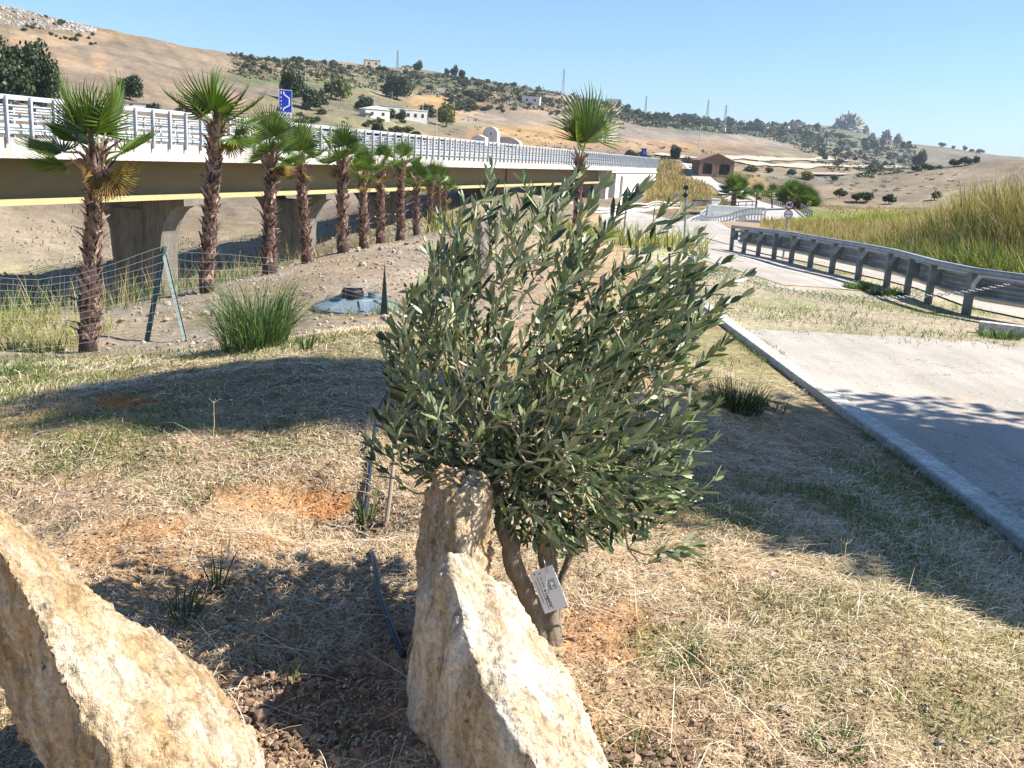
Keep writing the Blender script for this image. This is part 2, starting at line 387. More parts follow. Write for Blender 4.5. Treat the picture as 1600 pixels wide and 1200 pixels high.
# side-junction: the lay-by surface running on to the main road behind the olive
LAY = chaikin([(G(1300, 452, -.85).x, G(1300, 452, -.85).y), (G(1215, 424, -.95).x, G(1215, 424, -.95).y), (G(1130, 400, -1.1).x, G(1130, 400, -1.1).y), (G(1060, 384, -1.4).x, G(1060, 384, -1.4).y), ppx(1000, 368, 66), ppx(985, 352, 105)], 2)
MAINL += [p for p in MAIN if p[1] < 70]
SMOOTH += [(MAIN, 5.0), (RAMP, 4), (SIDE, 4), (LAY, 2)]
VX0, VY0, VDX, VDY = -28.0, 52.5, .29, .957      # line of the viaduct's near edge
vn = math.hypot(VDX, VDY); VDX /= vn; VDY /= vn

# ---------------------------------------------------------------- the ground sheet
def ground_cols(x, y, z):
    px, py, f = pix(x, y, z); d = np.hypot(x, y)
    def blob(cx, cy, rx, ry, soft=.35):
        q = ((px - cx) / rx) ** 2 + ((py - cy) / ry) ** 2
        q = q * (1 + .7 * fbm(x * 60 / np.maximum(d, 1) , y * 60 / np.maximum(d, 1), 3, int(cx) % 97))
        return np.clip((1.15 - q) / soft, 0, 1) * (f > 0)
    c = np.ones((len(x), 3)) * np.array([.42, .30, .185])
    def put(col, w): 
        nonlocal c
        c = c * (1 - w[:, None]) + np.array(col) * w[:, None]
    n1 = fbm(x * .9, y * .9, 4, 31); n2 = fbm(x * .35, y * .35, 3, 44); near = np.clip((20 - d) / 6, 0, 1)
    put((.44, .255, .12), np.clip(n1 * 2.4 - .05, 0, .8) * near)
    put((.27, .265, .125), np.clip(n2 * 2.5 - .05, 0, .65) * near)
    put((.55, .24, .085), blob(505, 788, 48, 24) * .9); put((.47, .26, .12), blob(420, 775, 130, 24) * .6); put((.48, .26, .13), blob(240, 822, 60, 16) * .5)
    put((.55, .22, .07), blob(195, 628, 50, 12) * .95); put((.50, .26, .12), blob(430, 845, 60, 12) * .6)
    put((.47, .25, .12), blob(960, 990, 90, 50) * .7); put((.27, .15, .09), blob(470, 1110, 170, 90, .6) * .85); put((.22, .13, .09), blob(1010, 1180, 90, 45, .6) * .8)
    put((.30, .19, .12), blob(1110, 950, 60, 20) * .6); put((.46, .27, .15), blob(300, 1000, 150, 60) * .3)
    gn = np.clip(.55 + 1.6 * fbm(x * 1.9, y * 1.9, 3, 35), 0, 1)
    for q_ in [(1330, 860, 330, 110), (1350, 1080, 330, 120), (1480, 760, 150, 90), (150, 690, 260, 50), (1050, 1010, 90, 40), (60, 600, 200, 45), (420, 680, 240, 36), (1230, 940, 160, 60), (750, 700, 200, 60), (1000, 780, 150, 50)]: put((.19, .20, .075), blob(*q_, .9) * gn * .62)
    # gravelly strip at the palms, drive verge
    strip = np.clip((y - 9.5) / 2, 0, 1) * np.clip((1.5 - x) / 2, 0, 1) * np.clip((60 - d) / 10, 0, 1)
    put((.36, .30, .23), strip * np.clip(.8 + fbm(x, y, 3, 8), 0, 1))
    g2 = (x > kerb_x(y)) * np.clip((y - far_edge(x)) / .5 + .5, 0, 1) * (d < 60)
    put((.46, .40, .29), g2 * .9); put((.30, .31, .14), g2 * np.clip(fbm(x * .8, y * .8, 3, 61) * 2.5, 0, .6))
    # riverbed, banks
    bed = (d >= 24) * (px < 900) * (d < 150); put((.30, .25, .18), bed * np.clip((d - 28) / 8, 0, 1))
    put((.33, .30, .17), bed * np.clip(fbm(x * .08, y * .08, 4, 17) * 2 - .1, 0, .5))
    # hills
    far = np.clip((d - 115) / 30, 0, 1)
    put((.275, .205, .14), far)
    n3 = fbm(x * .012, y * .012, 4, 51)
    put((.33, .22, .12), far * np.clip(n3 * 2.5, 0, .6)); put((.20, .175, .145), far * np.clip(-n3 * 2.5 - .05, 0, .7))
    put((.25, .25, .14), far * np.clip(fbm(x * .02, y * .02, 5, 71) * 3 - .5, 0, .7))
    put((.255, .20, .145), blob(250, 115, 140, 60) * .8 * far); put((.27, .20, .12), blob(60, 45, 170, 28) * .7 * far)
    put((.42, .26, .15), blob(155, 95, 12, 22) * .35 * far); put((.38, .28, .17), blob(90, 62, 90, 9) * .6 * far)
    put((.235, .205, .175), blob(720, 140, 65, 12) * .85 * far); put((.47, .28, .12), blob(690, 165, 60, 18) * .7 * far); put((.47, .29, .13), blob(830, 210, 90, 20) * .7 * far)
    put((.32, .265, .20), blob(830, 185, 110, 14) * .7 * far)
    put((.255, .225, .19), blob(1060, 205, 170, 17) * .85 * far); put((.27, .24, .205), blob(1180, 218, 130, 10) * .8 * far); put((.42, .27, .15), blob(1010, 225, 200, 9) * .5 * far)
    put((.22, .21, .19), blob(1320, 279, 55, 7) * .8 * far); put((.13, .155, .085), blob(1330, 208, 110, 30) * .8 * far); put((.15, .165, .09), blob(1180, 196, 150, 14) * .7 * far)
    put((.15, .165, .085), blob(640, 125, 300, 16) * .75 * far); put((.16, .17, .09), blob(520, 175, 150, 30) * .5 * far); put((.27, .26, .15), blob(560, 200, 130, 16) * .5 * far)
    put((.34, .26, .17), blob(1340, 310, 190, 20) * .8 * (d > 60)); put((.26, .30, .08), blob(1300, 338, 130, 12) * .8 * (d > 40))
    # ploughed field on the right
    fld = blob(1500, 285, 200, 44, .5) * (d > 140) * (d < 520)
    put((.20, .185, .14), (d > 600) * (px > 1340) * .8); put((.27, .22, .155), fld * .9)
    st = np.abs(((x * .78 - y * .62) / 17 + .25 * fbm(x * .01, y * .01, 2, 3)) % 1 - .5) < .035
    put((.36, .30, .21), fld * st * .8)
    rw = np.abs(((x * .9 + y * .45) / 9 + .5 * fbm(x * .015, y * .015, 2, 3)) % 1 - .5) < .13
    c = c * (1 - .13 * (rw * far * (d < 600) * (px < 420))[:, None])
    # embankment of dry reeds near the abutment, and the bank on the right
    emb = blob(1090, 300, 110, 40, .3) * (d > 150) * (d < 340) * (px > 1010); put((.36, .26, .12), emb * .9)
    bank = blob(1500, 380, 330, 55, .3) * (d > 27) * (d < 110); put((.27, .24, .09), bank * .9)
    c = c * (1 - .13 * far)[:, None]
    v = 1 + .16 * fbm(x * 3, y * 3, 4, 90) + .12 * fbm(x * .5, y * .5, 3, 91)
    return np.clip(c * v[:, None], .02, .8)

def ground_mat(name='soil_and_straw'):
    m, nt, b = new_mat(name)
    tc = N(nt, 'ShaderNodeTexCoord').outputs['Object']
    at = N(nt, 'ShaderNodeVertexColor', layer_name='soil')
    col = at.outputs[0]
    for sc, lo, hi, a, bb in ((.012, .85, 1.15, .35, .65), (.05, .74, 1.24, .33, .67), (.7, .8, 1.18, .3, .7), (9, .66, 1.3, .32, .68), (90, .45, 1.4, .32, .66), (260, .6, 1.3, .3, .7)):
        n = noise_node(nt, sc, 3, .7, tc)
        col = mixc(nt, col, ramp(nt, n.outputs['Fac'], [(a, lo), (bb, hi)]).outputs[0], 1.0, 'MULTIPLY')
    nt.links.new(col, b.inputs['Base Color']); b.inputs['Roughness'].default_value = .95; b.inputs['Specular IOR Level'].default_value = .15
    n2 = noise_node(nt, 45, 3, .7, tc); n4 = noise_node(nt, 3, 3, .65, tc)
    mt = N(nt, 'ShaderNodeMath', operation='MULTIPLY_ADD'); nt.links.new(n4.outputs['Fac'], mt.inputs[0]); mt.inputs[1].default_value = 4; nt.links.new(n2.outputs['Fac'], mt.inputs[2])
    bp = N(nt, 'ShaderNodeBump'); bp.inputs['Strength'].default_value = .7; bp.inputs['Distance'].default_value = .03
    nt.links.new(mt.outputs[0], bp.inputs['Height']); nt.links.new(bp.outputs[0], b.inputs['Normal'])
    return m
M_GROUND = ground_mat()
az = np.concatenate([np.linspace(-math.pi, -.75, 60, endpoint=False), np.linspace(-.75, .75, 620), np.linspace(.75, math.pi, 61)[1:-1]])
dd = np.concatenate([[.25], np.exp(np.linspace(math.log(.8), math.log(1.7), 24, endpoint=False)), np.exp(np.linspace(math.log(1.7), math.log(9), 280, endpoint=False)), np.exp(np.linspace(math.log(9), math.log(7000), 430))])
AZ, DD = np.meshgrid(az, dd); gx = (np.sin(AZ) * DD).ravel(); gy = (np.cos(AZ) * DD).ravel(); gz = terr(gx, gy)
na, nd = len(az), len(dd)
i, j = np.meshgrid(np.arange(nd - 1), np.arange(na), indexing='ij'); j2 = (j + 1) % na
quads = np.stack([i * na + j, i * na + j2, (i + 1) * na + j2, (i + 1) * na + j], -1).reshape(-1, 4)
gv = np.stack([gx, gy, gz], 1); gv = np.vstack([gv, [[0, 0, float(gz[0])]]])
tri = np.stack([np.full(na, len(gv) - 1), (np.arange(na) + 1) % na, np.arange(na)], -1)
ground = np_obj('ground', gv, [quads, tri], M_GROUND, smooth=True, cols=ground_cols(gv[:, 0], gv[:, 1], gv[:, 2]))
tag(ground, kind='structure')
BVH = BVHTree.FromPolygons([tuple(v) for v in gv], [tuple(q) for q in quads.tolist()], all_triangles=False)
def H(x, y):
    h = BVH.ray_cast(Vector((x, y, 400)), Vector((0, 0, -1)))
    return h[0].z if h[0] is not None else T(x, y)

def GT(px, py, guess=0):                 # same as before, now against the finished ground mesh
    r = ray(px, py); h = BVH.ray_cast(Vector((0, 0, EYE)), r)
    return h[0] if h[0] is not None else P(px, py, 3000)

# ---------------------------------------------------------------- roads
M_ASPH = simple('pale_asphalt', (.47, .43, .375), (.36, .33, .29), scale=.5, rough=.9, bump=.35, bscale=60, fine=55, detail=6)
def asphalt_wear(m):
    nt = m.node_tree; b = nt.nodes['Principled BSDF']; col = b.inputs['Base Color'].links[0].from_socket; tc = N(nt, 'ShaderNodeTexCoord').outputs['Object']
    vo = N(nt, 'ShaderNodeTexVoronoi', feature='DISTANCE_TO_EDGE'); vo.inputs['Scale'].default_value = .45; wn = noise_node(nt, 2.2, 4, .6, tc); vm = N(nt, 'ShaderNodeVectorMath', operation='MULTIPLY_ADD'); nt.links.new(wn.outputs['Color'], vm.inputs[0]); vm.inputs[1].default_value = (.9, .9, .9); nt.links.new(tc, vm.inputs[2]); nt.links.new(vm.outputs[0], vo.inputs['Vector'])
    mk = ramp(nt, noise_node(nt, .35, 3, .5, tc).outputs['Fac'], [(.5, 0), (.6, 1)]); ck = ramp(nt, vo.outputs['Distance'], [(.0, .45), (.008, 1)])
    col = mixc(nt, col, mixc(nt, (1, 1, 1), ck.outputs[0], mk.outputs[0]), 1.0, 'MULTIPLY')
    mp = N(nt, 'ShaderNodeMapping'); mp.inputs['Scale'].default_value = (1.4, .12, 1); mp.inputs['Rotation'].default_value = (0, 0, -.9); nt.links.new(tc, mp.inputs[0])
    col = mixc(nt, col, ramp(nt, noise_node(nt, 2.5, 4, .6, mp.outputs[0]).outputs['Fac'], [(.3, .82), (.7, 1.1)]).outputs[0], 1.0, 'MULTIPLY')
    col = mixc(nt, col, (.40, .27, .15), ramp(nt, noise_node(nt, .8, 5, .7, tc).outputs['Fac'], [(.55, 0), (.75, .45)]).outputs[0])
    col = mixc(nt, col, ramp(nt, noise_node(nt, 13, 3, .6, tc).outputs['Fac'], [(.28, .7), (.40, 1)]).outputs[0], 1.0, 'MULTIPLY')
    nt.links.new(col, b.inputs['Base Color'])
asphalt_wear(M_ASPH)
M_ASPH2 = simple('far_asphalt', (.46, .44, .41), (.38, .36, .34), scale=.2, rough=.9)
M_CONC = simple('kerb_concrete', (.60, .585, .54), (.42, .41, .36), scale=7, rough=.85, bump=.4, bscale=40, fine=30, island=(.82, 1.1))
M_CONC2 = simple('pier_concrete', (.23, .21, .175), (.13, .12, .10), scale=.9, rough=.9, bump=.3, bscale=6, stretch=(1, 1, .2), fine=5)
M_WHITE = simple('white_wall', (.74, .72, .68), (.62, .60, .56), scale=.8, rough=.8, stretch=(1, 1, .3))
M_GALV = simple('galvanised_steel', (.36, .385, .40), (.22, .245, .26), scale=3, rough=.45, metal=.35, bump=.06, bscale=15)
M_GALVP = simple('weathered_post_steel', (.19, .225, .235), (.12, .145, .155), scale=4, rough=.6, metal=.3)
M_RAILW = simple('pale_barrier_steel', (.52, .55, .57), (.40, .43, .46), scale=1.5, rough=.5, metal=.1)
M_OCHRE = simple('shade_toned_ochre_girder', (.27, .195, .085), (.22, .16, .07), scale=.35, rough=.7, stretch=(.4, .4, 1))  # ochre darkened so the shade under the deck is in the colour
M_RUST = simple('rusty_stain_steel', (.36, .18, .06), (.22, .10, .04), scale=3, rough=.8)
M_BLACK = flat('black_plastic', (.012, .013, .016), .45)
M_DGREEN = simple('dark_green_post_paint', (.03, .085, .075), (.02, .05, .05), scale=12, rough=.5)
M_PAINTW = simple('worn_white_line', (.66, .66, .63), (.45, .44, .41), scale=5, rough=.8)
M_BACK = flat('sign_back_grey', (.06, .065, .075), .5, .3)
M_SW = flat('sign_white', (.75, .76, .78), .4)
M_SR = flat('sign_dark_red', (.26, .015, .03), .4)
M_SB = flat('sign_blue', (.008, .035, .40), .35)
M_SK = flat('sign_black', (.01, .01, .012), .5)

def ribbon(name, pts, w, mat, lift, step=1.0, parent=None, zf=None, kind='structure', n=5, wl=None):
    pts = resample([tuple(p) for p in pts], step); vs = []; q = []
    for i, p in enumerate(pts):
        a = Vector(pts[max(i - 1, 0)]); b = Vector(pts[min(i + 1, len(pts) - 1)]); d = (b - a).normalized()
        ww = w(i / (len(pts) - 1)) if callable(w) else w
        zs = []
        for k in range(n):
            o = (k / (n - 1) - .5) * ww; x, y = p[0] + d.y * o, p[1] - d.x * o
            zs.append((x, y, (zf(x, y) if zf else H(x, y)) + lift))
        vs += zs
    for i in range(len(pts) - 1):
        for k in range(n - 1):
            a = i * n + k; q.append((a, a + 1, a + n + 1, a + n))
    o = np_obj(name, vs, [np.array(q)], mat, parent, smooth=True)
    if kind: tag(o, kind=kind)
    return o
ribbon('main_road', MAIN, lambda t: 4.0 + 4 * min(1, max(0, (t - .42) * 4)), M_ASPH, .03, 1.5)
ribbon('main_road', LAY, lambda t: 2.2 + 3.6 * min(1, t * 3), M_ASPH, .012, .7)
ribbon('side_road', SIDE, lambda t: 7.5 - 2.5 * t, M_ASPH2, .14, 3)
ribbon('side_road', RAMP, 7, M_ASPH2, .1, 2)
for o_ in (1.8,):
    tag(ribbon('road_marking', offset(MAIN, o_), .12, M_PAINTW, .036, 1.5, n=2), kind='structure')
tag(ribbon('road_marking', offset(LAY, .3)[:-6], .13, M_PAINTW, .018, 1, n=2), kind='structure')
dirt = simple('pale_dirt_track', (.44, .38, .30), (.34, .30, .235), scale=.1, rough=.9)
gpx = lambda a, b: tuple(GT(a, b))[:2]
for row_, w_ in (([(1040, 246), (1150, 246), (1250, 250), (1345, 253)], 12), ([(1155, 255), (1260, 259), (1350, 262), (1420, 261)], 14), ([(1262, 272), (1305, 273), (1350, 275)], 8)):
    tr_ = [gpx(*q_) for q_ in row_]; ribbon('dirt_track', tr_, w_, dirt, .7, 8)

# the paved lay-by: one sheet on its flat shelf
vs = []; q = []; nx, ny = 60, 90
for jy in range(ny):
    y = -3 + (far_edge(0) + 3 + .5) * jy / (ny - 1); kx = float(kerb_x(y)) + .07
    for ix in range(nx):
        t = ix / (nx - 1); x = kx + t * t * 14
        if jy == ny - 1: y_ = y + .25 * float(fbm(x * 1.5, 0, 3, 4))
        else: y_ = y
        vs.append((x, y_, drive_z(x, y_) + .0))
for jy in range(ny - 1):
    for ix in range(nx - 1):
        a = jy * nx + ix; q.append((a, a + 1, a + nx + 1, a + nx))
tag(np_obj('driveway', vs, [np.array(q)], M_ASPH), kind='structure')
# kerb stones, metre by metre
ks = [k for k in resample(KERB, .25)]
b = MB()
run = resample(KERB, 1.0)
for p, q2 in zip(run[:-1], run[1:]):
    a = Vector(p); c = Vector(q2); d = (c - a).normalized(); a2 = a + d * .006; c2 = c - d * .006; nrm = Vector((d.y, -d.x))
    if nrm.x < 0: nrm = -nrm
    ch = .012
    for s0, s1 in [(a2, c2)]:
        z0, z1 = drive_z(*s0), drive_z(*s1); prof = [(-.10, -.3), (-.10, .022 - ch), (-.10 + ch, .022), (.10 - ch, .022), (.10, .022 - ch), (.10, -.3)]
        vv = [(s0.x + nrm.x * o, s0.y + nrm.y * o, z0 + h) for o, h in prof] + [(s1.x + nrm.x * o, s1.y + nrm.y * o, z1 + h) for o, h in prof]
        n = 6; b.add(vv, [tuple(range(n)), tuple(range(2 * n - 1, n - 1, -1))] + [(i_ + n, (i_ + 1) % n + n, (i_ + 1) % n, i_) for i_ in range(n)])
tag(b.build('kerb', M_CONC), kind='structure')
# the short kerb by the last guard rail posts
b = MB(); a = GT(1528, 520); c = GT(1660, 533); a.z = c.z = drive_z(a.x, a.y) - .02
b.bar(a, c, .2, .3); o = b.build('kerb', M_CONC); tag(o, kind='structure')

# ---------------------------------------------------------------- viaduct
VD = Vector((VDX, VDY, 0)); VL = Vector((-VDY, VDX, 0)); V0 = Vector((VX0, VY0, 0))
VROT = Matrix((VL, VD, Vector((0, 0, 1)))).transposed()           # local x = across (away from us), y = along
def vp(t, o, z): return V0 + VD * t + VL * o + Vector((0, 0, z))
def t_for_px(px, off=0.0):
    lo, hi = -45.0, 260.0
    for _ in range(50):
        mid = (lo + hi) / 2; p = vp(mid, off, 0)
        if float(pix(p.x, p.y, p.z)[0]) < px: lo = mid
        else: hi = mid
    return lo
TE = t_for_px(1027); TS = -48.0; TA = t_for_px(966)
via = empty('viaduct', vp(0, 6.5, -7), 'long road viaduct with pale parapet and ochre steel girders, crossing behind the row of palms', 'viaduct')
def vbox(name, t0, t1, o0, o1, z0, z1, mat, parent=via):
    b = MB(); c = vp((t0 + t1) / 2, (o0 + o1) / 2, (z0 + z1) / 2); b.box(c, (abs(o1 - o0), t1 - t0, z1 - z0), VROT)
    o = b.build(name, mat); o.parent = parent; o.matrix_parent_inverse = Matrix.Translation(-Vector(via.location)) if parent is via else Matrix.Translation(-Vector(via.location))
    return o
INV = Matrix.Translation(-Vector(via.location))
def vpart(b, name, mat, parent=None):
    o = b.build(name, mat); o.parent = parent or via; o.matrix_parent_inverse = Matrix() if parent else INV; return o
M_EDGE = simple('parapet_beam_concrete', (.70, .68, .63), (.44, .42, .38), scale=1.1, rough=.85, stretch=(1, 1, .12), fine=3, island=(.88, 1.06))
b = MB()
for k in range(-24, 123):           # cast panels with joints
    t0 = k * 2.0
    if t0 > TE - 2: break
    b.box(vp(t0 + 1, .11, .55), (.22, 1.985, 1.1), VROT)
vpart(b, 'parapet_beam', M_EDGE)
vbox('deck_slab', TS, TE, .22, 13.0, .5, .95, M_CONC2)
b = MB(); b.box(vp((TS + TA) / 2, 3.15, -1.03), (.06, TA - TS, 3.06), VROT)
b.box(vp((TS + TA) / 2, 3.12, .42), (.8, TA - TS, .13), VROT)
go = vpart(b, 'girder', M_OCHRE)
b = MB(); b.box(vp((TS + TA) / 2, 2.9, -2.58), (1.4, TA - TS, .36), VROT); vpart(b, 'bottom_flange', simple('sun_toned_flange', (.46, .39, .20), (.40, .33, .16), scale=.4, rough=.8), go)  # same steel as the web, painted paler for the sunlight on it
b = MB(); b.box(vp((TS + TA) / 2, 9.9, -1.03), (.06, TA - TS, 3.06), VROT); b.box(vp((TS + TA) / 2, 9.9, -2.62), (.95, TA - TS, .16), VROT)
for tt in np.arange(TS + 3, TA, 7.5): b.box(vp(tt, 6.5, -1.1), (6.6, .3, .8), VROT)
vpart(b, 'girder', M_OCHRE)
for pxx in (542, 793, 896):
    b = MB(); tt = t_for_px(pxx, 3); b.box(vp(tt, 2.99, -1.35), (.22, .9, 2.55), VROT); vpart(b, 'girder_splice', M_RUST)
prof = []
def pier(pxc, hw, thick, notch, zb=-17):
    tt = t_for_px(pxc, 6.5); b = MB(); top = -2.72
    pl = [(-hw, top), (-hw, top - .55)]
    for k in range(1, 9):
        a = k / 8; pl.append((-hw + (hw * .5) * math.sin(a * math.pi / 2) ** .9, top - .55 - 3.6 * (1 - math.cos(a * math.pi / 2))))
    pl += [(-hw * .5, zb)]; right = [(-x, z) for x, z in reversed(pl)]
    top_pts = [(1.5, top), (1.1, top - .85), (-1.1, top - .85), (-1.5, top)] if notch else []
    poly = pl + right + top_pts
    M2 = Matrix((VL, VD, Vector((0, 0, 1)))).transposed()
    b.prism(poly, -thick / 2, thick / 2, M2, vp(tt, 6.5, 0))
    # raised panel giving the groove down the shaft, and the two bearings
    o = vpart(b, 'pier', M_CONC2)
    g = MB(); g.prism([(-hw * .16, top - 1.0), (-hw * .12, zb), (hw * .3, zb), (hw * .55, top - 1.0)], -thick / 2 - .12, -thick / 2, M2, vp(tt, 6.5, 0))
    vpart(g, 'pier_rib', M_CONC2, o)
    for s_ in (-3.38, 3.4):
        if abs(s_) < hw:
            g = MB(); g.box(vp(tt, 6.5 + s_, -2.705), (.7, .8, .02), VROT)
    return o
for pxx, nt_ in ((222, 0), (455, 1), (600, 1), (752, 0), (862, 1), (925, 1)): pier(pxx, 4.3, 2.0, nt_)
# abutment block with corner piers
vbox('abutment', TA, TE, .35, 12.6, -9, .48, M_WHITE)
vbox('abutment_pilaster', TA - 5.5, TA - 3, 1.2, 3.6, -9, .45, M_WHITE)
vbox('abutment_pilaster', TA + 5, TA + 7, .12, .35, -9, -1.2, M_CONC2)
vbox('abutment_ledge', TA - 6, TE + .5, .05, .2, -.45, -.1, M_WHITE)
vbox('bearing_wall', TA - 9, TA - 6.5, 3.7, 12.5, -9, -4, M_CONC2)
# safety barrier: outer mesh posts + rails, inner crash barrier
def rail_beam(name, o0, o1, z0, z1, mat, t0=TS, t1=None): return vbox(name, t0, t1 or TE, o0, o1, z0, z1, mat)
rail_beam('top_rail', -.06, .10, 3.08, 3.33, M_RAILW)
for z in (2.75, 2.45, 2.0, 1.5): rail_beam('mesh_rail', -.05, -.01, z, z + .07, M_RAILW)
bx = MB()
pr = [(.52, 1.22), (.44, 1.30), (.44, 1.40), (.54, 1.48), (.54, 1.56), (.44, 1.64), (.44, 1.74), (.52, 1.82)]
L = []
for z_ in (TS, TE):
    L += [vp(z_, o_, h_) for o_, h_ in pr]
n = len(pr); bx.add(L, [(k, k + 1, k + 1 + n, k + n) for k in range(n - 1)])
bx.box(vp((TS + TE) / 2, .55, 2.25), (.12, TE - TS, .22), VROT); bx.box(vp((TS + TE) / 2, .55, 2.72), (.1, TE - TS, .06), VROT)
vpart(bx, 'crash_barrier', M_RAILW)
bx = MB()
for tt in np.arange(TS, TE, 2.0): bx.box(vp(tt, 12.7, 2.0), (.14, .14, 2.1), VROT)
for z in (1.5, 2.2, 2.95): bx.box(vp((TS + TE) / 2, 12.8, z), (.06, TE - TS, .14), VROT)
vpart(bx, 'far_side_railing', M_RAILW)
pb = MB(); pb.box((0, 0, 0), (.18, .045, 2.5)); pb.box((-.09, 0, 0), (.03, .13, 2.5)); pb.box((.09, 0, 0), (.03, .13, 2.5)); pb.box((-.05, 0, -.75), (.12, .12, .7))
post0 = None; rest = MB(); ts = list(np.arange(t_for_px(-30), TE, 1.72))
for k, tt in enumerate(ts):
    loc = vp(tt, -.14, 2.02)
    if k < 98:
        if post0 is None: post0 = pb.build('barrier_post', M_RAILW); o = post0
        else: o = post0.copy(); COL.objects.link(o)
        o.location = loc; o.rotation_euler = (0, 0, math.atan2(VL.y, VL.x)); o.parent = via; o.matrix_parent_inverse = INV
    else: rest.box(loc, (.26, .15, 2.5), VROT)
tag(vpart(rest, 'distant_barrier_posts', M_RAILW), kind='stuff')
inn = MB()
for tt in np.arange(ts[0] - .6, TE, 1.72): inn.box(vp(tt, .66, 1.95), (.12, .14, 2.0), VROT)
tag(vpart(inn, 'inner_posts', M_GALVP), kind='stuff')
# curb on deck
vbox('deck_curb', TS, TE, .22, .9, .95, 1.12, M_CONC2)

# ---------------------------------------------------------------- letters
def text_obj(s, size, mat, parent, M, name='lettering', bold=0.0, align='CENTER', lift=.002, sx=1):
    cu = bpy.data.curves.new(name, 'FONT'); cu.body = s; cu.size = size; cu.align_x = align; cu.align_y = 'CENTER'; cu.extrude = lift * .4; cu.offset = bold; cu.resolution_u = 4
    t = bpy.data.objects.new(name, cu); COL.objects.link(t)
    bpy.context.view_layer.update()
    me = bpy.data.meshes.new_from_object(t.evaluated_get(bpy.context.evaluated_depsgraph_get())); bpy.data.objects.remove(t)
    me.materials.clear(); me.materials.append(mat); me.transform(Matrix.Scale(sx, 4, (1, 0, 0)))
    o = bpy.data.objects.new(name, me); COL.objects.link(o); o.matrix_world = M
    if parent: o.parent = parent
    return o
def face_mat(loc, yaw):                 # local x right, y up (text), z toward viewer
    return Matrix.Translation(loc) @ Matrix.Rotation(yaw, 4, 'Z') @ Matrix.Rotation(math.pi / 2, 4, 'X')
def yaw_to_cam(p): return math.atan2(p.x, -p.y) + math.pi if False else -math.atan2(p.x, p.y)

# blue lay-by sign on the viaduct
def px_size(n, p): # metres spanned by n px at p
    v = Vector(p) - Vector((0, 0, EYE)); return n * v.dot(fwd) / FPX
ts_ = t_for_px(446, .9); bp_ = vp(ts_, .9, 0); dcam = math.hypot(bp_.x, bp_.y)
ctr = P(446, 158, dcam); yw = yaw_to_cam(ctr)
sg = empty('road_sign', (ctr.x, ctr.y, .95), 'large blue lay-by sign with white distance plate standing on the viaduct', 'road sign', rz=yw)
w_, h_ = px_size(20, ctr), px_size(34, ctr)
z0 = ctr.z - .95
def sgp(b, name, mat, par=sg): o = b.build(name, mat); o.parent = par; return o
b = MB(); b.box((0, 0, z0), (w_, .04, h_)); sgp(b, 'panel', M_SB)
fr = MB()
for s_ in (-1, 1): fr.box((s_ * w_ / 2 * .985, -.024, z0), (.035, .008, h_ * .98)); fr.box((0, -.024, z0 + s_ * h_ / 2 * .985), (w_ * .95, .008, .035))
sgp(fr, 'border', M_SW)
ln = MB(); W2, H2 = w_, h_
path = [(-.12, .42), (-.12, .30), (.30, .13), (.30, -.18), (-.14, -.33), (-.14, -.44)]
for (a, c), (d, e) in zip(path[:-1], path[1:]):
    ln.bar((a * W2, -.026, z0 + c * H2), (d * W2, -.026, z0 + e * H2), .01, W2 * .09, up=(e - c, 0, -(d - a) + 1e-6))
for c, hh in ((.36, .12), (.16, .06), (.0, .06), (-.16, .06), (-.34, .14)): ln.box((-.33 * W2, -.026, z0 + c * H2), (W2 * .07, .01, hh * H2))
sgp(ln, 'symbol', M_SW)
b = MB(); zp = z0 - h_ / 2 - px_size(4, ctr); b.box((0, 0, zp), (w_ * .98, .03, px_size(7, ctr))); pl = sgp(b, 'distance_plate', M_SW)
text_obj('350 m', px_size(5.5, ctr), M_SK, sg, Matrix.Translation((0, -.02, zp)) @ Matrix.Rotation(math.pi / 2, 4, 'X'), bold=.006)
for s_ in (-.3, .3): b = MB(); b.tube([(s_ * w_, .05, -.0), (s_ * w_, .05, z0 + h_ * .45)], .04, 8); sgp(b, 'pole', M_GALV)
# small blue sign near the far end
p = vp(t_for_px(1006, .9), .9, 0); dcam = math.hypot(p.x, p.y); ctr = P(1006, 238, dcam)
s2 = empty('road_sign', (ctr.x, ctr.y, .95), 'small blue road sign with a pale arrow at the far end of the viaduct', 'road sign', rz=yaw_to_cam(ctr))
b = MB(); b.box((0, 0, ctr.z - .95), (1.25, .05, 1.9)); sgp(b, 'panel', M_SB, s2)
b = MB(); b.bar((-.1, -.03, ctr.z - .95 + .5), (.3, -.03, ctr.z - .95), .01, .14, up=(1, 0, 1)); b.bar((.3, -.03, ctr.z - .95), (-.1, -.03, ctr.z - .95 - .5), .01, .14, up=(1, 0, -1)); sgp(b, 'arrow', M_SW, s2)
b = MB(); b.tube([(0, .06, 0), (0, .06, ctr.z - .95 + .7)], .05, 8); sgp(b, 'pole', M_GALV, s2)

# ---------------------------------------------------------------- guard rail at the road
gr = empty('guard_rail', (RAIL[0][0], RAIL[0][1], H(*RAIL[0])), 'grey wave-beam guard rail on dark posts along the near edge of the main road', 'guard rail')
GI = Matrix.Translation(-Vector(gr.location))
def gpart(o, par=None): o.parent = par or gr; o.matrix_parent_inverse = GI; return o
line = resample(chaikin(RAIL_EXT, 1) , 1.5); line = [p for p in line if float(pix(p[0], p[1], -1.1)[0]) > 1128]
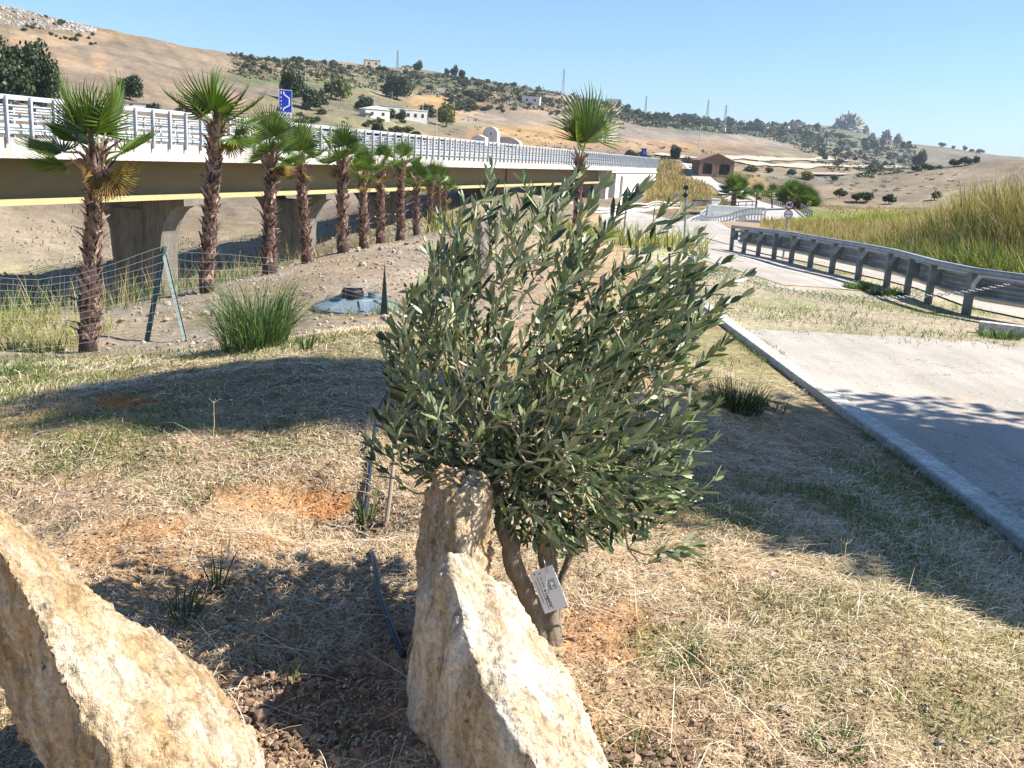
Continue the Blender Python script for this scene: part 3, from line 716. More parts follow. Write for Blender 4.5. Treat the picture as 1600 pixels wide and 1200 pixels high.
# posts
pz = lambda x, y: H(x, y)
b0 = MB(); b0.box((0, .055, .0), (.13, .012, 1.35)); b0.box((-.06, 0, 0), (.012, .11, 1.35)); b0.box((.06, 0, 0), (.012, .11, 1.35))
pm = None
start = next(i for i, p in enumerate(line) if math.hypot(p[0] - RAIL[0][0], p[1] - RAIL[0][1]) < .8)
for i, p in enumerate(line):
    a = Vector(line[max(i - 1, 0)]); c = Vector(line[min(i + 1, len(line) - 1)]); d = (c - a).normalized()
    o = b0.build('post', M_GALVP) if pm is None else pm.copy()
    if pm is None: pm = o
    else: COL.objects.link(o)
    o.location = (p[0], p[1], pz(*p) + .21); o.rotation_euler = (R(random.Random(i).uniform(-1.5, 1.5)), 0, math.atan2(d.y, d.x)); gpart(o)
def sweep(name, prof, pts, mat, zoff=0, closed=False):
    vs = []; q = []; n = len(prof)
    for i, p in enumerate(pts):
        a = Vector(pts[max(i - 1, 0)]); c = Vector(pts[min(i + 1, len(pts) - 1)]); d = (c - a).normalized()
        nr = Vector((d.y, -d.x)); nr = nr if nr.x > 0 else -nr        # toward the road
        for o_, h_ in prof: vs.append((p[0] + nr.x * o_, p[1] + nr.y * o_, pz(*p) + h_ + zoff))
    for i in range(len(pts) - 1):
        for k in range(n if closed else n - 1):
            k2 = (k + 1) % n; q.append((i * n + k, i * n + k2, (i + 1) * n + k2, (i + 1) * n + k))
    return np_obj(name, vs, [np.array(q)], mat)
tw = []
for k in range(25):
    a = k / 24; tw.append((.235 + .045 * math.cos(a * 6 * math.pi), .27 + .52 * a))
tw2 = tw + [(x + .006, z) for x, z in reversed(tw)]
for i in range(0, len(line) - 3, 3):
    seg = line[i:i + 4]
    gpart(sweep('wave_beam', tw2, seg, M_GALV, closed=True))
gpart(sweep('top_channel', [(-.08, .80), (-.08, .90), (.09, .90), (.09, .80), (.06, .80), (.06, .87), (-.05, .87), (-.05, .80)], line, M_GALV, closed=True))
sp = None
for i, p in enumerate(line):
    a = Vector(line[max(i - 1, 0)]); c = Vector(line[min(i + 1, len(line) - 1)]); d = (c - a).normalized(); nr = Vector((d.y, -d.x)); nr = nr if nr.x > 0 else -nr
    if sp is None: bb = MB(); bb.box((0, .12, 0), (.07, .14, .34)); sp = bb.build('spacer', M_GALVP); o = sp
    else: o = sp.copy(); COL.objects.link(o)
    o.location = (p[0], p[1], pz(*p) + .56); o.rotation_euler = (0, 0, math.atan2(-nr.x, nr.y)); gpart(o)

# chain between the guard rail and the bollard
bol = GT(1074, 470); be = P(1583, 443, math.hypot(*RAIL[0]) - .1)
BL = empty('bollard', bol, 'black bollard with a grey sleeve holding the left end of the chain', 'bollard')
b = MB(); b.tube([(0, 0, -.05), (0, 0, .04), (0, 0, .06)], [.2, .2, .16], 20); o = b.build('base', M_BLACK); o.parent = BL
b = MB(); b.tube([(0, 0, .06), (0, 0, .5), (0, 0, .52)], [.115, .115, .1], 20); o = b.build('lower_sleeve', M_BLACK); o.parent = BL
b = MB(); b.tube([(0, 0, .52), (0, 0, .76), (0, 0, .78)], [.07, .07, .055], 16); o = b.build('upper_sleeve', M_GALVP); o.parent = BL
p0 = Vector(bol) + Vector((.1, 0, .6)); p1 = be; ch = MB(); Ln = (p1 - p0).length; nl_ = int(Ln / .062); sag = None
cm = MB(); gm = P(1390, 467, (math.hypot(p0.x, p0.y) + math.hypot(p1.x, p1.y)) / 2).z
sagv = (p0.z + p1.z) / 2 - gm
for k in range(nl_):
    t = (k + .5) / nl_; c = p0.lerp(p1, t); c.z -= 4 * sagv * t * (1 - t) * (.86 if t < .2 else 1)
    c.z = max(c.z, H(c.x, c.y) + .02)
    d = (p1 - p0).normalized(); sd = d.cross(Vector((0, 0, 1))).normalized(); u = sd if k % 2 else Vector((0, 0, 1))
    ring = []
    for a in range(9):
        an = a / 8 * 2 * math.pi; ring.append(c + d * math.cos(an) * .042 + u * math.sin(an) * .024)
    cm.tube(ring, .0075, 5, cap=False)
o = cm.build('chain', M_GALV, smooth=True); tag(o, 'galvanised link chain sagging from the last guard rail post to the black bollard', 'chain')
# dark cap and cable stake beside it
b = MB(); c = GT(1064, 500); b.tube([c + Vector((0, 0, -.02)), c + Vector((0, 0, .09)), c + Vector((0, 0, .12))], [.12, .12, .08], 16)
tag(b.build('drip_box', M_BLACK, smooth=False), 'low round black irrigation box on the ground in front of the bollard', 'irrigation box')
b = MB(); c = GT(1046, 465); b.tube([c, P(1046, 396, math.hypot(c.x, c.y))], [.02, .02], 8); b.tube([P(1046, 393, math.hypot(c.x, c.y)), P(1046, 386, math.hypot(c.x, c.y))], [.035, .03], 10)
tag(b.build('stake', M_BLACK), 'thin black knob-topped stake left of the black bollard', 'stake')
b = MB(); c = GT(988, 482); b.tube([c + Vector((0, 0, -.02)), c + Vector((0, 0, .10)), c + Vector((0, 0, .13))], [.11, .11, .06], 16)
tag(b.build('drip_box', M_BLACK), 'small dark irrigation box on the grass behind the olive tree', 'irrigation box')

# ---------------------------------------------------------------- other road signs
def round_sign(par, z, r, ring, face=True):
    b = MB(); b.disc((0, 0, z), (0, 1, 0), r, .02, 36); o = b.build('sign_disc', M_SR if face else M_BACK); o.parent = par
    if face:
        b = MB(); b.disc((0, -.013, z), (0, 1, 0), r * ring, .008, 36); o2 = b.build('sign_face', M_SW); o2.parent = par
    return o
pb_ = GT(1228, 372); dcam = 31.0
c40 = P(1231, 320, dcam); pb_ = Vector((P(1228, 366, dcam).x, P(1228, 366, dcam).y, 0)); pb_.z = H(pb_.x, pb_.y)
s4 = empty('speed_limit_sign', pb_, 'round red-rimmed 40 sign above a second round sign on a thin pole', 'road sign', rz=yaw_to_cam(c40))
r_ = px_size(6.8, c40); z1 = c40.z - pb_.z; z2 = P(1230, 334.6, dcam).z - pb_.z
round_sign(s4, z1, r_, .76); round_sign(s4, z2, r_, .80)
text_obj('40', r_ * 1.12, M_SK, s4, Matrix.Translation((0, -.02, z1)) @ Matrix.Rotation(math.pi / 2, 4, 'X'), bold=.008)
b = MB()
for s_ in (-1, 1):
    b.box((s_ * r_ * .36, -.021, z2 - r_ * .04), (r_ * .46, .006, r_ * .15)); b.box((s_ * r_ * .36, -.021, z2 + r_ * .08), (r_ * .26, .006, r_ * .12))
o = b.build('car_symbol', M_SK); o.parent = s4
b = MB(); b.box((0, .03, (z1 + z2) / 2), (r_ * .5, .02, r_ * .4)); b.tube([(0, .045, -.3), (0, .045, z1 + r_ * .8)], .03, 8); o = b.build('pole', M_GALV); o.parent = s4
# give-way pair seen from behind
dcam = 34.0; pg = P(976, 352, dcam); g0 = Vector((pg.x, pg.y, H(pg.x, pg.y)))
s5 = empty('give_way_sign', g0, 'dark back of a triangular sign above a round sign on a thin pole', 'road sign', rz=yaw_to_cam(pg))
zt = P(977, 300, dcam).z - g0.z; rr = px_size(9, pg)
b = MB(); b.prism([(-rr, zt - rr * .75), (rr, zt - rr * .75), (0, zt + rr * 1.05)], -.01, .01); o = b.build('triangle_panel', M_BACK); o.parent = s5
b = MB(); b.disc((0, 0, P(976, 317, dcam).z - g0.z), (0, 1, 0), px_size(6.3, pg), .02, 28); o = b.build('sign_disc', M_BACK); o.parent = s5
b = MB(); b.tube([(0, -.03, -.3), (0, -.03, zt + rr)], .03, 8); o = b.build('pole', M_GALV); o.parent = s5
# small marker near the embankment
p = P(1057, 322, 178); b0_ = Vector((p.x, p.y, H(p.x, p.y))); s6 = empty('marker_sign', b0_, 'narrow white and red marker sign at the foot of the golden embankment', 'road sign', rz=yaw_to_cam(p))
zz = P(1058, 306, 178).z - b0_.z; b = MB(); b.box((0, 0, zz), (.45, .05, 1.5)); o = b.build('panel', M_SW); o.parent = s6
b = MB(); b.box((0, -.03, zz), (.12, .02, .9)); o = b.build('stripe', M_SR); o.parent = s6
b = MB(); b.tube([(0, .05, -.2), (0, .05, zz + .5)], .05, 6); o = b.build('pole', M_GALV); o.parent = s6
# black-topped pole
dcam = 30.0; p = P(1070, 385, dcam); b0_ = Vector((p.x, p.y, H(p.x, p.y))); s7 = empty('marker_pole', b0_, 'slim grey pole topped with two black lamps in profile, beside the junction', 'pole')
tp = P(1073, 296, dcam) - b0_; b = MB(); b.tube([(0, 0, -.2), tp], [.035, .035], 8); o = b.build('shaft', M_GALV); o.parent = s7
for dy in (0.0, -.22):
    b = MB(); b.tube([tp + Vector((-.05, -.04, dy + .06)), tp + Vector((-.05, -.16, dy + .05))], [.06, .075], 12); o = b.build('lamp', M_BLACK); o.parent = s7
# white cabinet by the junction
p = GT(1116, 326); M3 = Matrix.Rotation(.2, 3, 'Z'); b = MB(); b.box((p.x, p.y, p.z + .7), (1.5, 1, 1.9), M3); b.box((p.x, p.y, p.z + 1.68), (1.65, 1.15, .12), M3); b.box((p.x - .1, p.y - .5, p.z + .75), (1.1, .06, 1.4), M3)
tag(b.build('roadside_cabinet', M_WHITE), 'white box-shaped cabinet beside the curving road below the embankment', 'cabinet')
b = MB(); p = GT(1096, 322); b.box((p.x, p.y, p.z + .5), (3.2, .5, 1.2), M3); b.box((p.x, p.y, p.z + 1.13), (3.3, .62, .08), M3)
tag(b.build('low_wall', M_CONC2), 'low grey wall just left of the white cabinet', 'wall')

# ---------------------------------------------------------------- parapets of the small bridge and the curved road barrier
def parapet(name, pts, label, cat, base_h, post_h, step, mat_base, mat_rail, thick=.35):
    pts = resample(pts, step / 2); root = empty(name, (pts[0][0], pts[0][1], H(*pts[0])), label, cat); inv = Matrix.Translation(-Vector(root.location))
    hh = [H(*p) for p in pts]; hh = np.convolve(np.pad(hh, 3, mode='edge'), np.ones(7) / 7, 'valid')
    w, r1 = MB(), MB()
    P0 = None
    for i in range(len(pts) - 1):
        a = Vector((*pts[i], hh[i])); c = Vector((*pts[i + 1], hh[i + 1]))
        w.bar(a + Vector((0, 0, base_h / 2 - 1.0)), c + Vector((0, 0, base_h / 2 - 1.0)), thick, base_h + 2.0)
        for f in ((.5, 1.0) if post_h > 0 else ()):
            r1.bar(a + Vector((0, 0, base_h + post_h * f)), c + Vector((0, 0, base_h + post_h * f)), .09, .12 if f < 1 else .16)
    for bb, nme, mm in ((w, 'wall', mat_base), (r1, 'rail', mat_rail)):
        if bb.v: o = bb.build(nme, mm); o.parent = root; o.matrix_parent_inverse = inv
    pm = None; cnt = 0
    for i in range(0, len(pts), 2):
        if cnt >= 99: break
        if pm is None: q = MB(); q.box((0, 0, 0), (.12, .12, post_h)); pm = q.build('post', mat_rail); o = pm
        else: o = pm.copy(); COL.objects.link(o)
        o.location = (*pts[i], hh[i] + base_h + post_h / 2); o.parent = root; o.matrix_parent_inverse = inv; cnt += 1
    return root
loop = chaikin([ppx(1192, 362, 88), ppx(1150, 356, 98), ppx(1108, 350, 108), ppx(1092, 342, 122), ppx(1098, 334, 138), ppx(1125, 329, 150), ppx(1160, 329, 152), ppx(1182, 330, 150)], 2)
parapet('bridge_railing', loop, 'white railing looping in a long oval around the small bridge behind the guard rail', 'railing', .35, 1.05, 1.15, M_RAILW, M_RAILW)
curve = chaikin([ppx(925, 342, 128), ppx(960, 333, 138), ppx(1000, 325, 158), ppx(1045, 321, 172), ppx(1092, 323, 172)], 2)
parapet('road_barrier', curve, 'white low barrier with short dark openings curving along the road below the golden embankment', 'barrier', .45, .75, 1.0, M_WHITE, M_WHITE)
sidebar = [(p[0], p[1]) for p in offset(SIDE, 4.2)][:-2]
sb = parapet('roadside_guard_rail', sidebar, 'dark guard rail running up the right side of the side road toward the farmhouse', 'guard rail', .05, .85, 3.0, M_GALVP, M_GALVP, thick=.1)
b = MB(); p = GT(1166, 345); b.box((p.x, p.y + 8, p.z + .2), (7.5, 1.0, 2.6)); b.box((p.x - 1, p.y + 7.45, p.z + .0), (4, .12, 1.0))
tag(b.build('bridge_wall', M_WHITE), 'white end wall of the small bridge seen inside the oval railing', 'wall')

# ---------------------------------------------------------------- plants: shared makers
rng = np.random.default_rng(7)
def blades(name, root, h, w, az, lean, mats, parent=None, flat_=False, midz=None, droop=0.0, seg=3):
    """tapered curved blades; root (n,3), h length, w width, az bearing of the lean, lean 0 upright..1 lying"""
    n = len(root); h = np.broadcast_to(h, n); w = np.broadcast_to(w, n); lean = np.broadcast_to(lean, n)
    dx, dy = np.cos(az), np.sin(az); fa = rng.uniform(0, 2 * np.pi, n) if not flat_ else az + np.pi / 2
    sx, sy = np.cos(fa), np.sin(fa)
    lv = []; ts = np.linspace(0, 1, seg + 1)
    for k, t in enumerate(ts):
        hor = h * lean * (t ** 1.4 if not flat_ else t); ver = h * np.sqrt(np.maximum(1 - lean ** 2, 0)) * t - h * droop * t ** 3
        if flat_: ver = ver + midz * np.sin(t * np.pi)
        c = root + np.stack([dx * hor, dy * hor, ver], 1); ww = w * (1 - t) ** .6 / 2 if k else w / 2
        if flat_: ww = w / 2 * (1 - .4 * abs(2 * t - 1))
        if k == seg and not flat_: lv.append(c[:, None, :])
        else: lv.append(np.stack([c - np.stack([sx * ww, sy * ww, 0 * ww], 1), c + np.stack([sx * ww, sy * ww, 0 * ww], 1)], 1))
    vs = np.concatenate(lv, 1); per = vs.shape[1]; base = (np.arange(n) * per)[:, None]; q = []
    nq = seg if flat_ else seg - 1
    for k in range(nq): q.append(base + np.array([[2 * k, 2 * k + 1, 2 * k + 3, 2 * k + 2]]))
    fs = [np.concatenate(q)]
    if not flat_: fs.append(base + np.array([[2 * seg - 2, 2 * seg - 1, 2 * seg]]))
    return np_obj(name, vs.reshape(-1, 3), fs, mats, parent)
M_STRAW = leafmat('dry_straw', [(0, (.24, .16, .09)), (.25, (.46, .335, .19)), (.6, (.64, .51, .335)), (1, (.80, .72, .57))], rough=.7, trans=0, spec=.3)
M_GRASS = leafmat('short_green_grass', [(0, (.04, .075, .018)), (.5, (.11, .165, .04)), (.8, (.20, .24, .07)), (1, (.36, .33, .13))], rough=.6, trans=.2)
M_FGRASS = leafmat('fresh_green_leaves', [(0, (.03, .065, .02)), (.6, (.085, .15, .05)), (1, (.24, .30, .13))], rough=.5, trans=.25)
M_DGRASS = leafmat('dark_tuft_leaves', [(0, (.02, .04, .015)), (.7, (.05, .085, .03)), (1, (.13, .12, .05))], rough=.5, trans=.15)
M_REED = leafmat('golden_reed', [(0, (.13, .105, .05)), (.4, (.30, .225, .10)), (.8, (.43, .33, .17)), (1, (.58, .47, .28))], rough=.7, trans=.25)
M_REEDG = leafmat('green_reed', [(0, (.04, .075, .015)), (.5, (.10, .15, .03)), (1, (.24, .24, .06))], rough=.6, trans=.25)
M_YEL = leafmat('yellow_green_herb', [(0, (.09, .12, .03)), (.5, (.27, .27, .07)), (1, (.42, .36, .12))], rough=.6, trans=.3)
def crown(name, seed, r, n, s, mat, parent=None, lobes=9, spiky=0, hollow=.55, bottom=-.6):
    g = np.random.default_rng(seed); L = g.normal(size=(lobes, 3)); L /= np.linalg.norm(L, axis=1)[:, None]; L *= g.uniform(.25, .68, (lobes, 1)); L[:, 2] *= .9
    lr = g.uniform(.26, .5, lobes); k = g.integers(0, lobes, n); d = g.normal(size=(n, 3)); d /= np.linalg.norm(d, axis=1)[:, None]
    p = L[k] + d * (lr[k] * g.uniform(hollow, 1.05, n) )[:, None]; p[:, 2] = np.maximum(p[:, 2], bottom + g.uniform(0, .15, n)); p = p * np.array(r)
    a = g.normal(size=(n, 3)); a /= np.linalg.norm(a, axis=1)[:, None]; b = np.cross(a, g.normal(size=(n, 3))); b /= np.linalg.norm(b, axis=1)[:, None]
    if spiky: b = b * .35; a[:, 2] = abs(a[:, 2]) * 1.5
    ss = (s * g.uniform(.5, 1.3, n))[:, None]
    vs = np.stack([p - a * ss, p + b * ss * .8, p + a * ss, p - b * ss * .8], 1)
    vs[:, 0] += d * ss * .2
    q = np.arange(n * 4).reshape(n, 4)
    return np_obj(name, vs.reshape(-1, 3), [q], mat, parent)

# ---------------------------------------------------------------- palms
M_TRUNK = simple('palm_bark', (.13, .07, .055), (.05, .03, .03), scale=7, rough=.9, bump=.6, bscale=20, stretch=(1, 1, .35), fine=40)
M_BOOT = simple('palm_leaf_base', (.42, .30, .235), (.15, .085, .065), scale=14, rough=.85, island=(.35, 1.9), fine=50)
M_FROND = leafmat('palm_frond_green', [(0, (.035, .07, .012)), (.6, (.075, .13, .018)), (1, (.15, .20, .03))], rough=.38, trans=.3, spec=.55)
M_FRONDD = leafmat('palm_frond_dry', [(0, (.13, .075, .025)), (.5, (.25, .14, .04)), (1, (.20, .19, .05))], rough=.7, trans=.25)
M_PET = simple('palm_petiole', (.22, .26, .08), (.30, .22, .12), scale=6, rough=.5)
def frond_mesh(seed, Rr=.85, span=235, nseg=34, droopy=.10):
    g = random.Random(seed); vs = []; q4 = []; t3 = []
    hub = Vector((0, 0, 0))
    a0 = -span / 2; st = span / nseg
    for k in range(nseg):
        th = R(a0 + (k + .5) * st); half = R(st / 2)
        L = Rr * (.80 + .25 * math.cos(th * .75)) * g.uniform(.93, 1.05)
        split = L * g.uniform(.42, .56); fold = .018
        def pt(r, t, up):
            cup = -.10 * (r / Rr) ** 2 * Rr
            return (math.sin(t) * r, up + cup, math.cos(t) * r)
        dr = g.uniform(.3, 1.2) * droopy * L
        r0 = .03
        wtip = g.uniform(-.02, .02)
        i = len(vs)
        th2 = th + g.uniform(-.02, .02)
        vs += [pt(r0, th - half, 0), pt(r0, th, .004), pt(r0, th + half, 0),
               pt(split, th - half, 0), pt(split, th, fold), pt(split, th + half, 0)]
        r2 = split + (L - split) * .55
        x, y, z = pt(r2, th2, fold * .8); vs += [(x - math.cos(th2) * .012, y - dr * .25, z + math.sin(th2) * .012), (x, y - dr * .25 + .006, z), (x + math.cos(th2) * .012, y - dr * .25, z - math.sin(th2) * .012)]
        x, y, z = pt(L, th2 + wtip, 0); vs.append((x, y - dr, z - dr * .3))
        for a in (0, 1):
            q4 += [(i + a, i + a + 1, i + a + 4, i + a + 3), (i + 3 + a, i + 4 + a, i + 7 + a, i + 6 + a)]; t3.append((i + 6 + a, i + 7 + a, i + 9))
    me = bpy.data.meshes.new('frond'); me.from_pydata(vs, [], q4 + t3); return me
# separate strips share no vertices, so each takes its own green
FR = []
for sd in range(4):
    me = frond_mesh(sd, .92, [190, 220, 170, 240][sd]); me.materials.append(M_FROND); FR.append(me)
FRD = []
for sd in (11, 12):
    me = frond_mesh(sd, .72, 170, 22, .45); me.materials.append(M_FRONDD); FRD.append(me)
def palm(base, top, r0, fronds, label, group='fan palms', scale=1.0, nboot=150, seed=1, dry=2, bulge=1.0):
    g = random.Random(seed); base = Vector(base); top = Vector(top); L = (top - base).length
    root = empty('fan_palm', base, label, 'palm tree', group); ax = top - base
    b = MB(); pts = []; rs = []
    for k in range(15):
        t = k / 14; pts.append(ax * t + Vector((g.uniform(-1, 1), g.uniform(-1, 1), 0)) * .02 - Vector((0, 0, .15)) * (k == 0)); rs.append(r0 * (.60 if nboot > 200 else .66) * (1.22 - .5 * t ** .8 + .12 * math.exp(-((t - .0) / .08) ** 2) * bulge) * g.uniform(.94, 1.07) * (1 if t < .93 else .7))
    b.tube(pts, rs, 14); o = b.build('trunk', M_TRUNK, root, smooth=True)
    vs = []; fs = []
    for k in range(nboot):
        t = .05 + .93 * (k / nboot) ** .9; an = k * 2.4 + g.uniform(-.3, .3); rr = r0 * (.60 if nboot > 200 else .66) * (1.2 - .5 * t ** .8) * .93
        c = ax * t; out = Vector((math.cos(an), math.sin(an), 0)); side = Vector((-math.sin(an), math.cos(an), 0))
        ln = g.uniform(.09, .19) * (1.0 + .8 * (t > .8)) * scale * (1 if g.random() > .12 else 1.7); w = g.uniform(.035, .075) * scale; fl = g.uniform(.15, .8)
        p0 = c + out * rr * .96; p1 = c + out * (rr + ln * fl * .45) + Vector((0, 0, ln * .6)); tw = side * g.uniform(-.02, .02)
        p2 = c + out * (rr + ln * fl * (1.1 if g.random() > .25 else 1.8)) + Vector((0, 0, ln * g.uniform(.7, 1.1))) + tw
        i = len(vs); vs += [p0 - side * w, p0 + side * w, p1 - side * w * .62, p1 + side * w * .62, p1 + out * .012, p2 - side * w * .3, p2 + side * w * .25]
        fs += [(i, i + 1, i + 3, i + 4, i + 2), (i + 2, i + 4, i + 5), (i + 4, i + 3, i + 6), (i + 4, i + 6, i + 5)]
    me = bpy.data.meshes.new('leaf_bases'); me.from_pydata([tuple(v) for v in vs], [], fs); me.materials.append(M_BOOT)
    o = bpy.data.objects.new('leaf_bases', me); COL.objects.link(o); o.parent = root
    for k, (azd, tilt, pl, sc, tw, kind) in enumerate(fronds):
        # petiole leaves the crown at bearing azd, tilt from vertical; the fan faces outward/up
        a = R(azd); tl = R(tilt); d = Vector((math.sin(a) * math.sin(tl), math.cos(a) * math.sin(tl), math.cos(tl)))
        hub = ax + d * pl * scale + Vector((0, 0, -.1 * math.sin(tl)))
        pb = MB(); mid = ax * (1 - .04) + d * pl * scale * .5 + Vector((0, 0, .04)); s0 = ax * .96 - Vector((0, 0, .05)) + Vector((math.sin(a), math.cos(a), 0)) * r0 * .35
        pb.tube([s0, mid, hub], [.028 * scale, .016 * scale, .010 * scale], 5); z = d; x = Vector((math.cos(a), -math.sin(a), 0)); x.rotate(Matrix.Rotation(R(tw), 3, z)); y = z.cross(x)
        pe = pb.build('petiole', M_PET if kind == 0 else M_BOOT)
        f = bpy.data.objects.new('frond', (FR if kind == 0 else FRD)[k % (4 if kind == 0 else 2)]); COL.objects.link(f)
        M4 = Matrix((x, y, z)).transposed().to_4x4(); M4.translation = hub; ML = M4 @ Matrix.Scale(sc * scale, 4); f.parent = root; f.matrix_local = ML; pe.parent = f; pe.matrix_parent_inverse = ML.inverted()
    return root
def auto_fronds(g, n, dryn, lo=8, hi=85, pl=.38, sc=.9):
    out = []
    for k in range(n):
        t = k / max(n - 1, 1); out.append((k * 137.5 + g.uniform(-15, 15), lo + (hi - lo) * t ** .8, pl * g.uniform(.8, 1.25), sc * g.uniform(.85, 1.1), g.uniform(-35, 35), 0))
    for k in range(dryn): out.append((g.uniform(0, 360), g.uniform(118, 150), pl * .7, sc * g.uniform(.6, .9), g.uniform(-40, 40), 1))
    return out
def palm_at(pb, ptop, d, rpx, fr, label, seed, **kw):
    base = P(pb[0], pb[1], d); base.z = H(base.x, base.y); tp = P(ptop[0], ptop[1], d * 1.0)
    r0 = px_size(rpx, base) / 2
    return palm(base, tp, r0, fr, label, seed=seed, **kw)
# the nearest palm: fronds placed as in the photograph (bearing 90 = to the right, 180 = toward us)
f1 = [(a_, b_, c_ * .85, d_ * (.73 if g_ == 0 else .62), e_, g_) for a_, b_, c_, d_, e_, g_ in [(-75, 30, .42, 1.0, 25, 0), (55, 22, .45, .95, -30, 0), (200, 25, .30, .9, 8, 0), (95, 68, .38, .85, 20, 0), (-95, 78, .45, .88, -10, 0), (-60, 60, .45, .8, 10, 0), (-15, 20, .3, .9, 50, 0),
      (120, 140, .28, .95, 60, 1), (170, 150, .25, .8, -60, 1), (75, 138, .28, .8, 70, 1), (-100, 100, .42, .75, 20, 0)]]
palm_at((137, 531), (151, 238), 12.3, 36, f1, 'big nearest fan palm at far left with raised fronds and one browning frond', 1, nboot=210, dry=3)
f2 = [(a_, b_, c_ * .85, d_ * .74, e_, g_) for a_, b_, c_, d_, e_, g_ in [(-30, 12, .34, .92, 60, 0), (85, 40, .34, .88, 10, 0), (-90, 62, .42, 1.0, 10, 0), (190, 40, .32, 1.0, 0, 0), (110, 62, .45, .95, 20, 0), (-120, 50, .35, .95, -10, 0), (60, 75, .42, .9, 0, 0), (100, 110, .35, .85, 20, 0), (95, 135, .3, .7, 60, 1)]]
palm_at((322, 452), (340, 192), 17.8, 30, f2, 'tall fan palm second from the left, crown level with the viaduct railing', 2, nboot=240, scale=1.12)
G2 = random.Random(5)
row = [((420, 424), (423, 240), 20.5, 27, 10, 'sturdy fan palm third from the left with a full round crown'),
       ((480, 405), (468, 252), 22.3, 19, 8, 'slim fan palm fourth from the left, leaning left under the third crown'),
       ((535, 392), (535, 250), 24.2, 23, 10, 'fan palm fifth from the left with long side fronds'),
       ((569, 386), (567, 276), 25.8, 18, 9, 'short fan palm sixth from the left with a swollen trunk base'),
       ((594, 380), (596, 262), 27.0, 17, 8, 'fan palm seventh from the left with a bent lower trunk'),
       ((626, 374), (627, 258), 29.0, 17, 9, 'fan palm eighth from the left, taller than its neighbours'),
       ((650, 370), (651, 284), 31.0, 12, 8, 'thin fan palm ninth from the left'),
       ((672, 366), (672, 285), 33.0, 12, 8, 'fan palm tenth from the left in the crowded end of the row'),
       ((684, 364), (684, 286), 34.5, 12, 8, 'fan palm eleventh from the left, crown touching the last one'),
       ((693, 363), (694, 300), 36.0, 11, 9, 'low last fan palm at the right end of the row')]
for i_, (pb, pt_, d, rp, nf, lab) in enumerate(row):
    palm_at(pb, pt_, d, rp, auto_fronds(G2, max(6, nf - 3), 2, 6, 92, .30, .60 if i_ < 3 else .50), lab, 20 + i_, nboot=170, scale=1.12 if i_ < 3 else 1.05, bulge=2.5 if i_ in (3, 4) else 1)
fc = [(80, 14, .5, 1.25, -75, 0), (-70, 12, .34, 1.12, 12, 0), (150, 20, .36, .95, 0, 0)]
palm_at((897, 420), (907, 246), 24.5, 19, fc, 'lone fan palm behind the olive with one big upright fan of pleated leaves', 50, nboot=110, scale=1.1)
# far palms by the side road
for i_, (pb, pt_, d, rp, nf, sc, lab) in enumerate([((1145, 326), (1148, 300), 150, 12, 20, 2.6, 'bushy dark fan palm with a skirt of old fronds in front of the side road'),
        ((1181, 327), (1183, 303), 155, 3.5, 9, 1.5, 'small fan palm left of the speed limit sign'), ((1207, 324), (1205, 303), 160, 3.2, 9, 1.5, 'small thin fan palm, nearest to the speed limit sign'),
        ((1238, 326), (1238, 308), 150, 7, 22, 2.5, 'wide bushy fan palm clump behind the speed limit sign'), ((1256, 328), (1258, 316), 152, 7, 18, 2.2, 'low silvery fan palm clump right of the speed limit sign')]):
    palm_at(pb, pt_, d, rp, auto_fronds(G2, nf, 5 if sc > 2 else 1, 5, 110, .42, .95), lab, 70 + i_, group='fan palms by the side road', scale=sc, nboot=60)

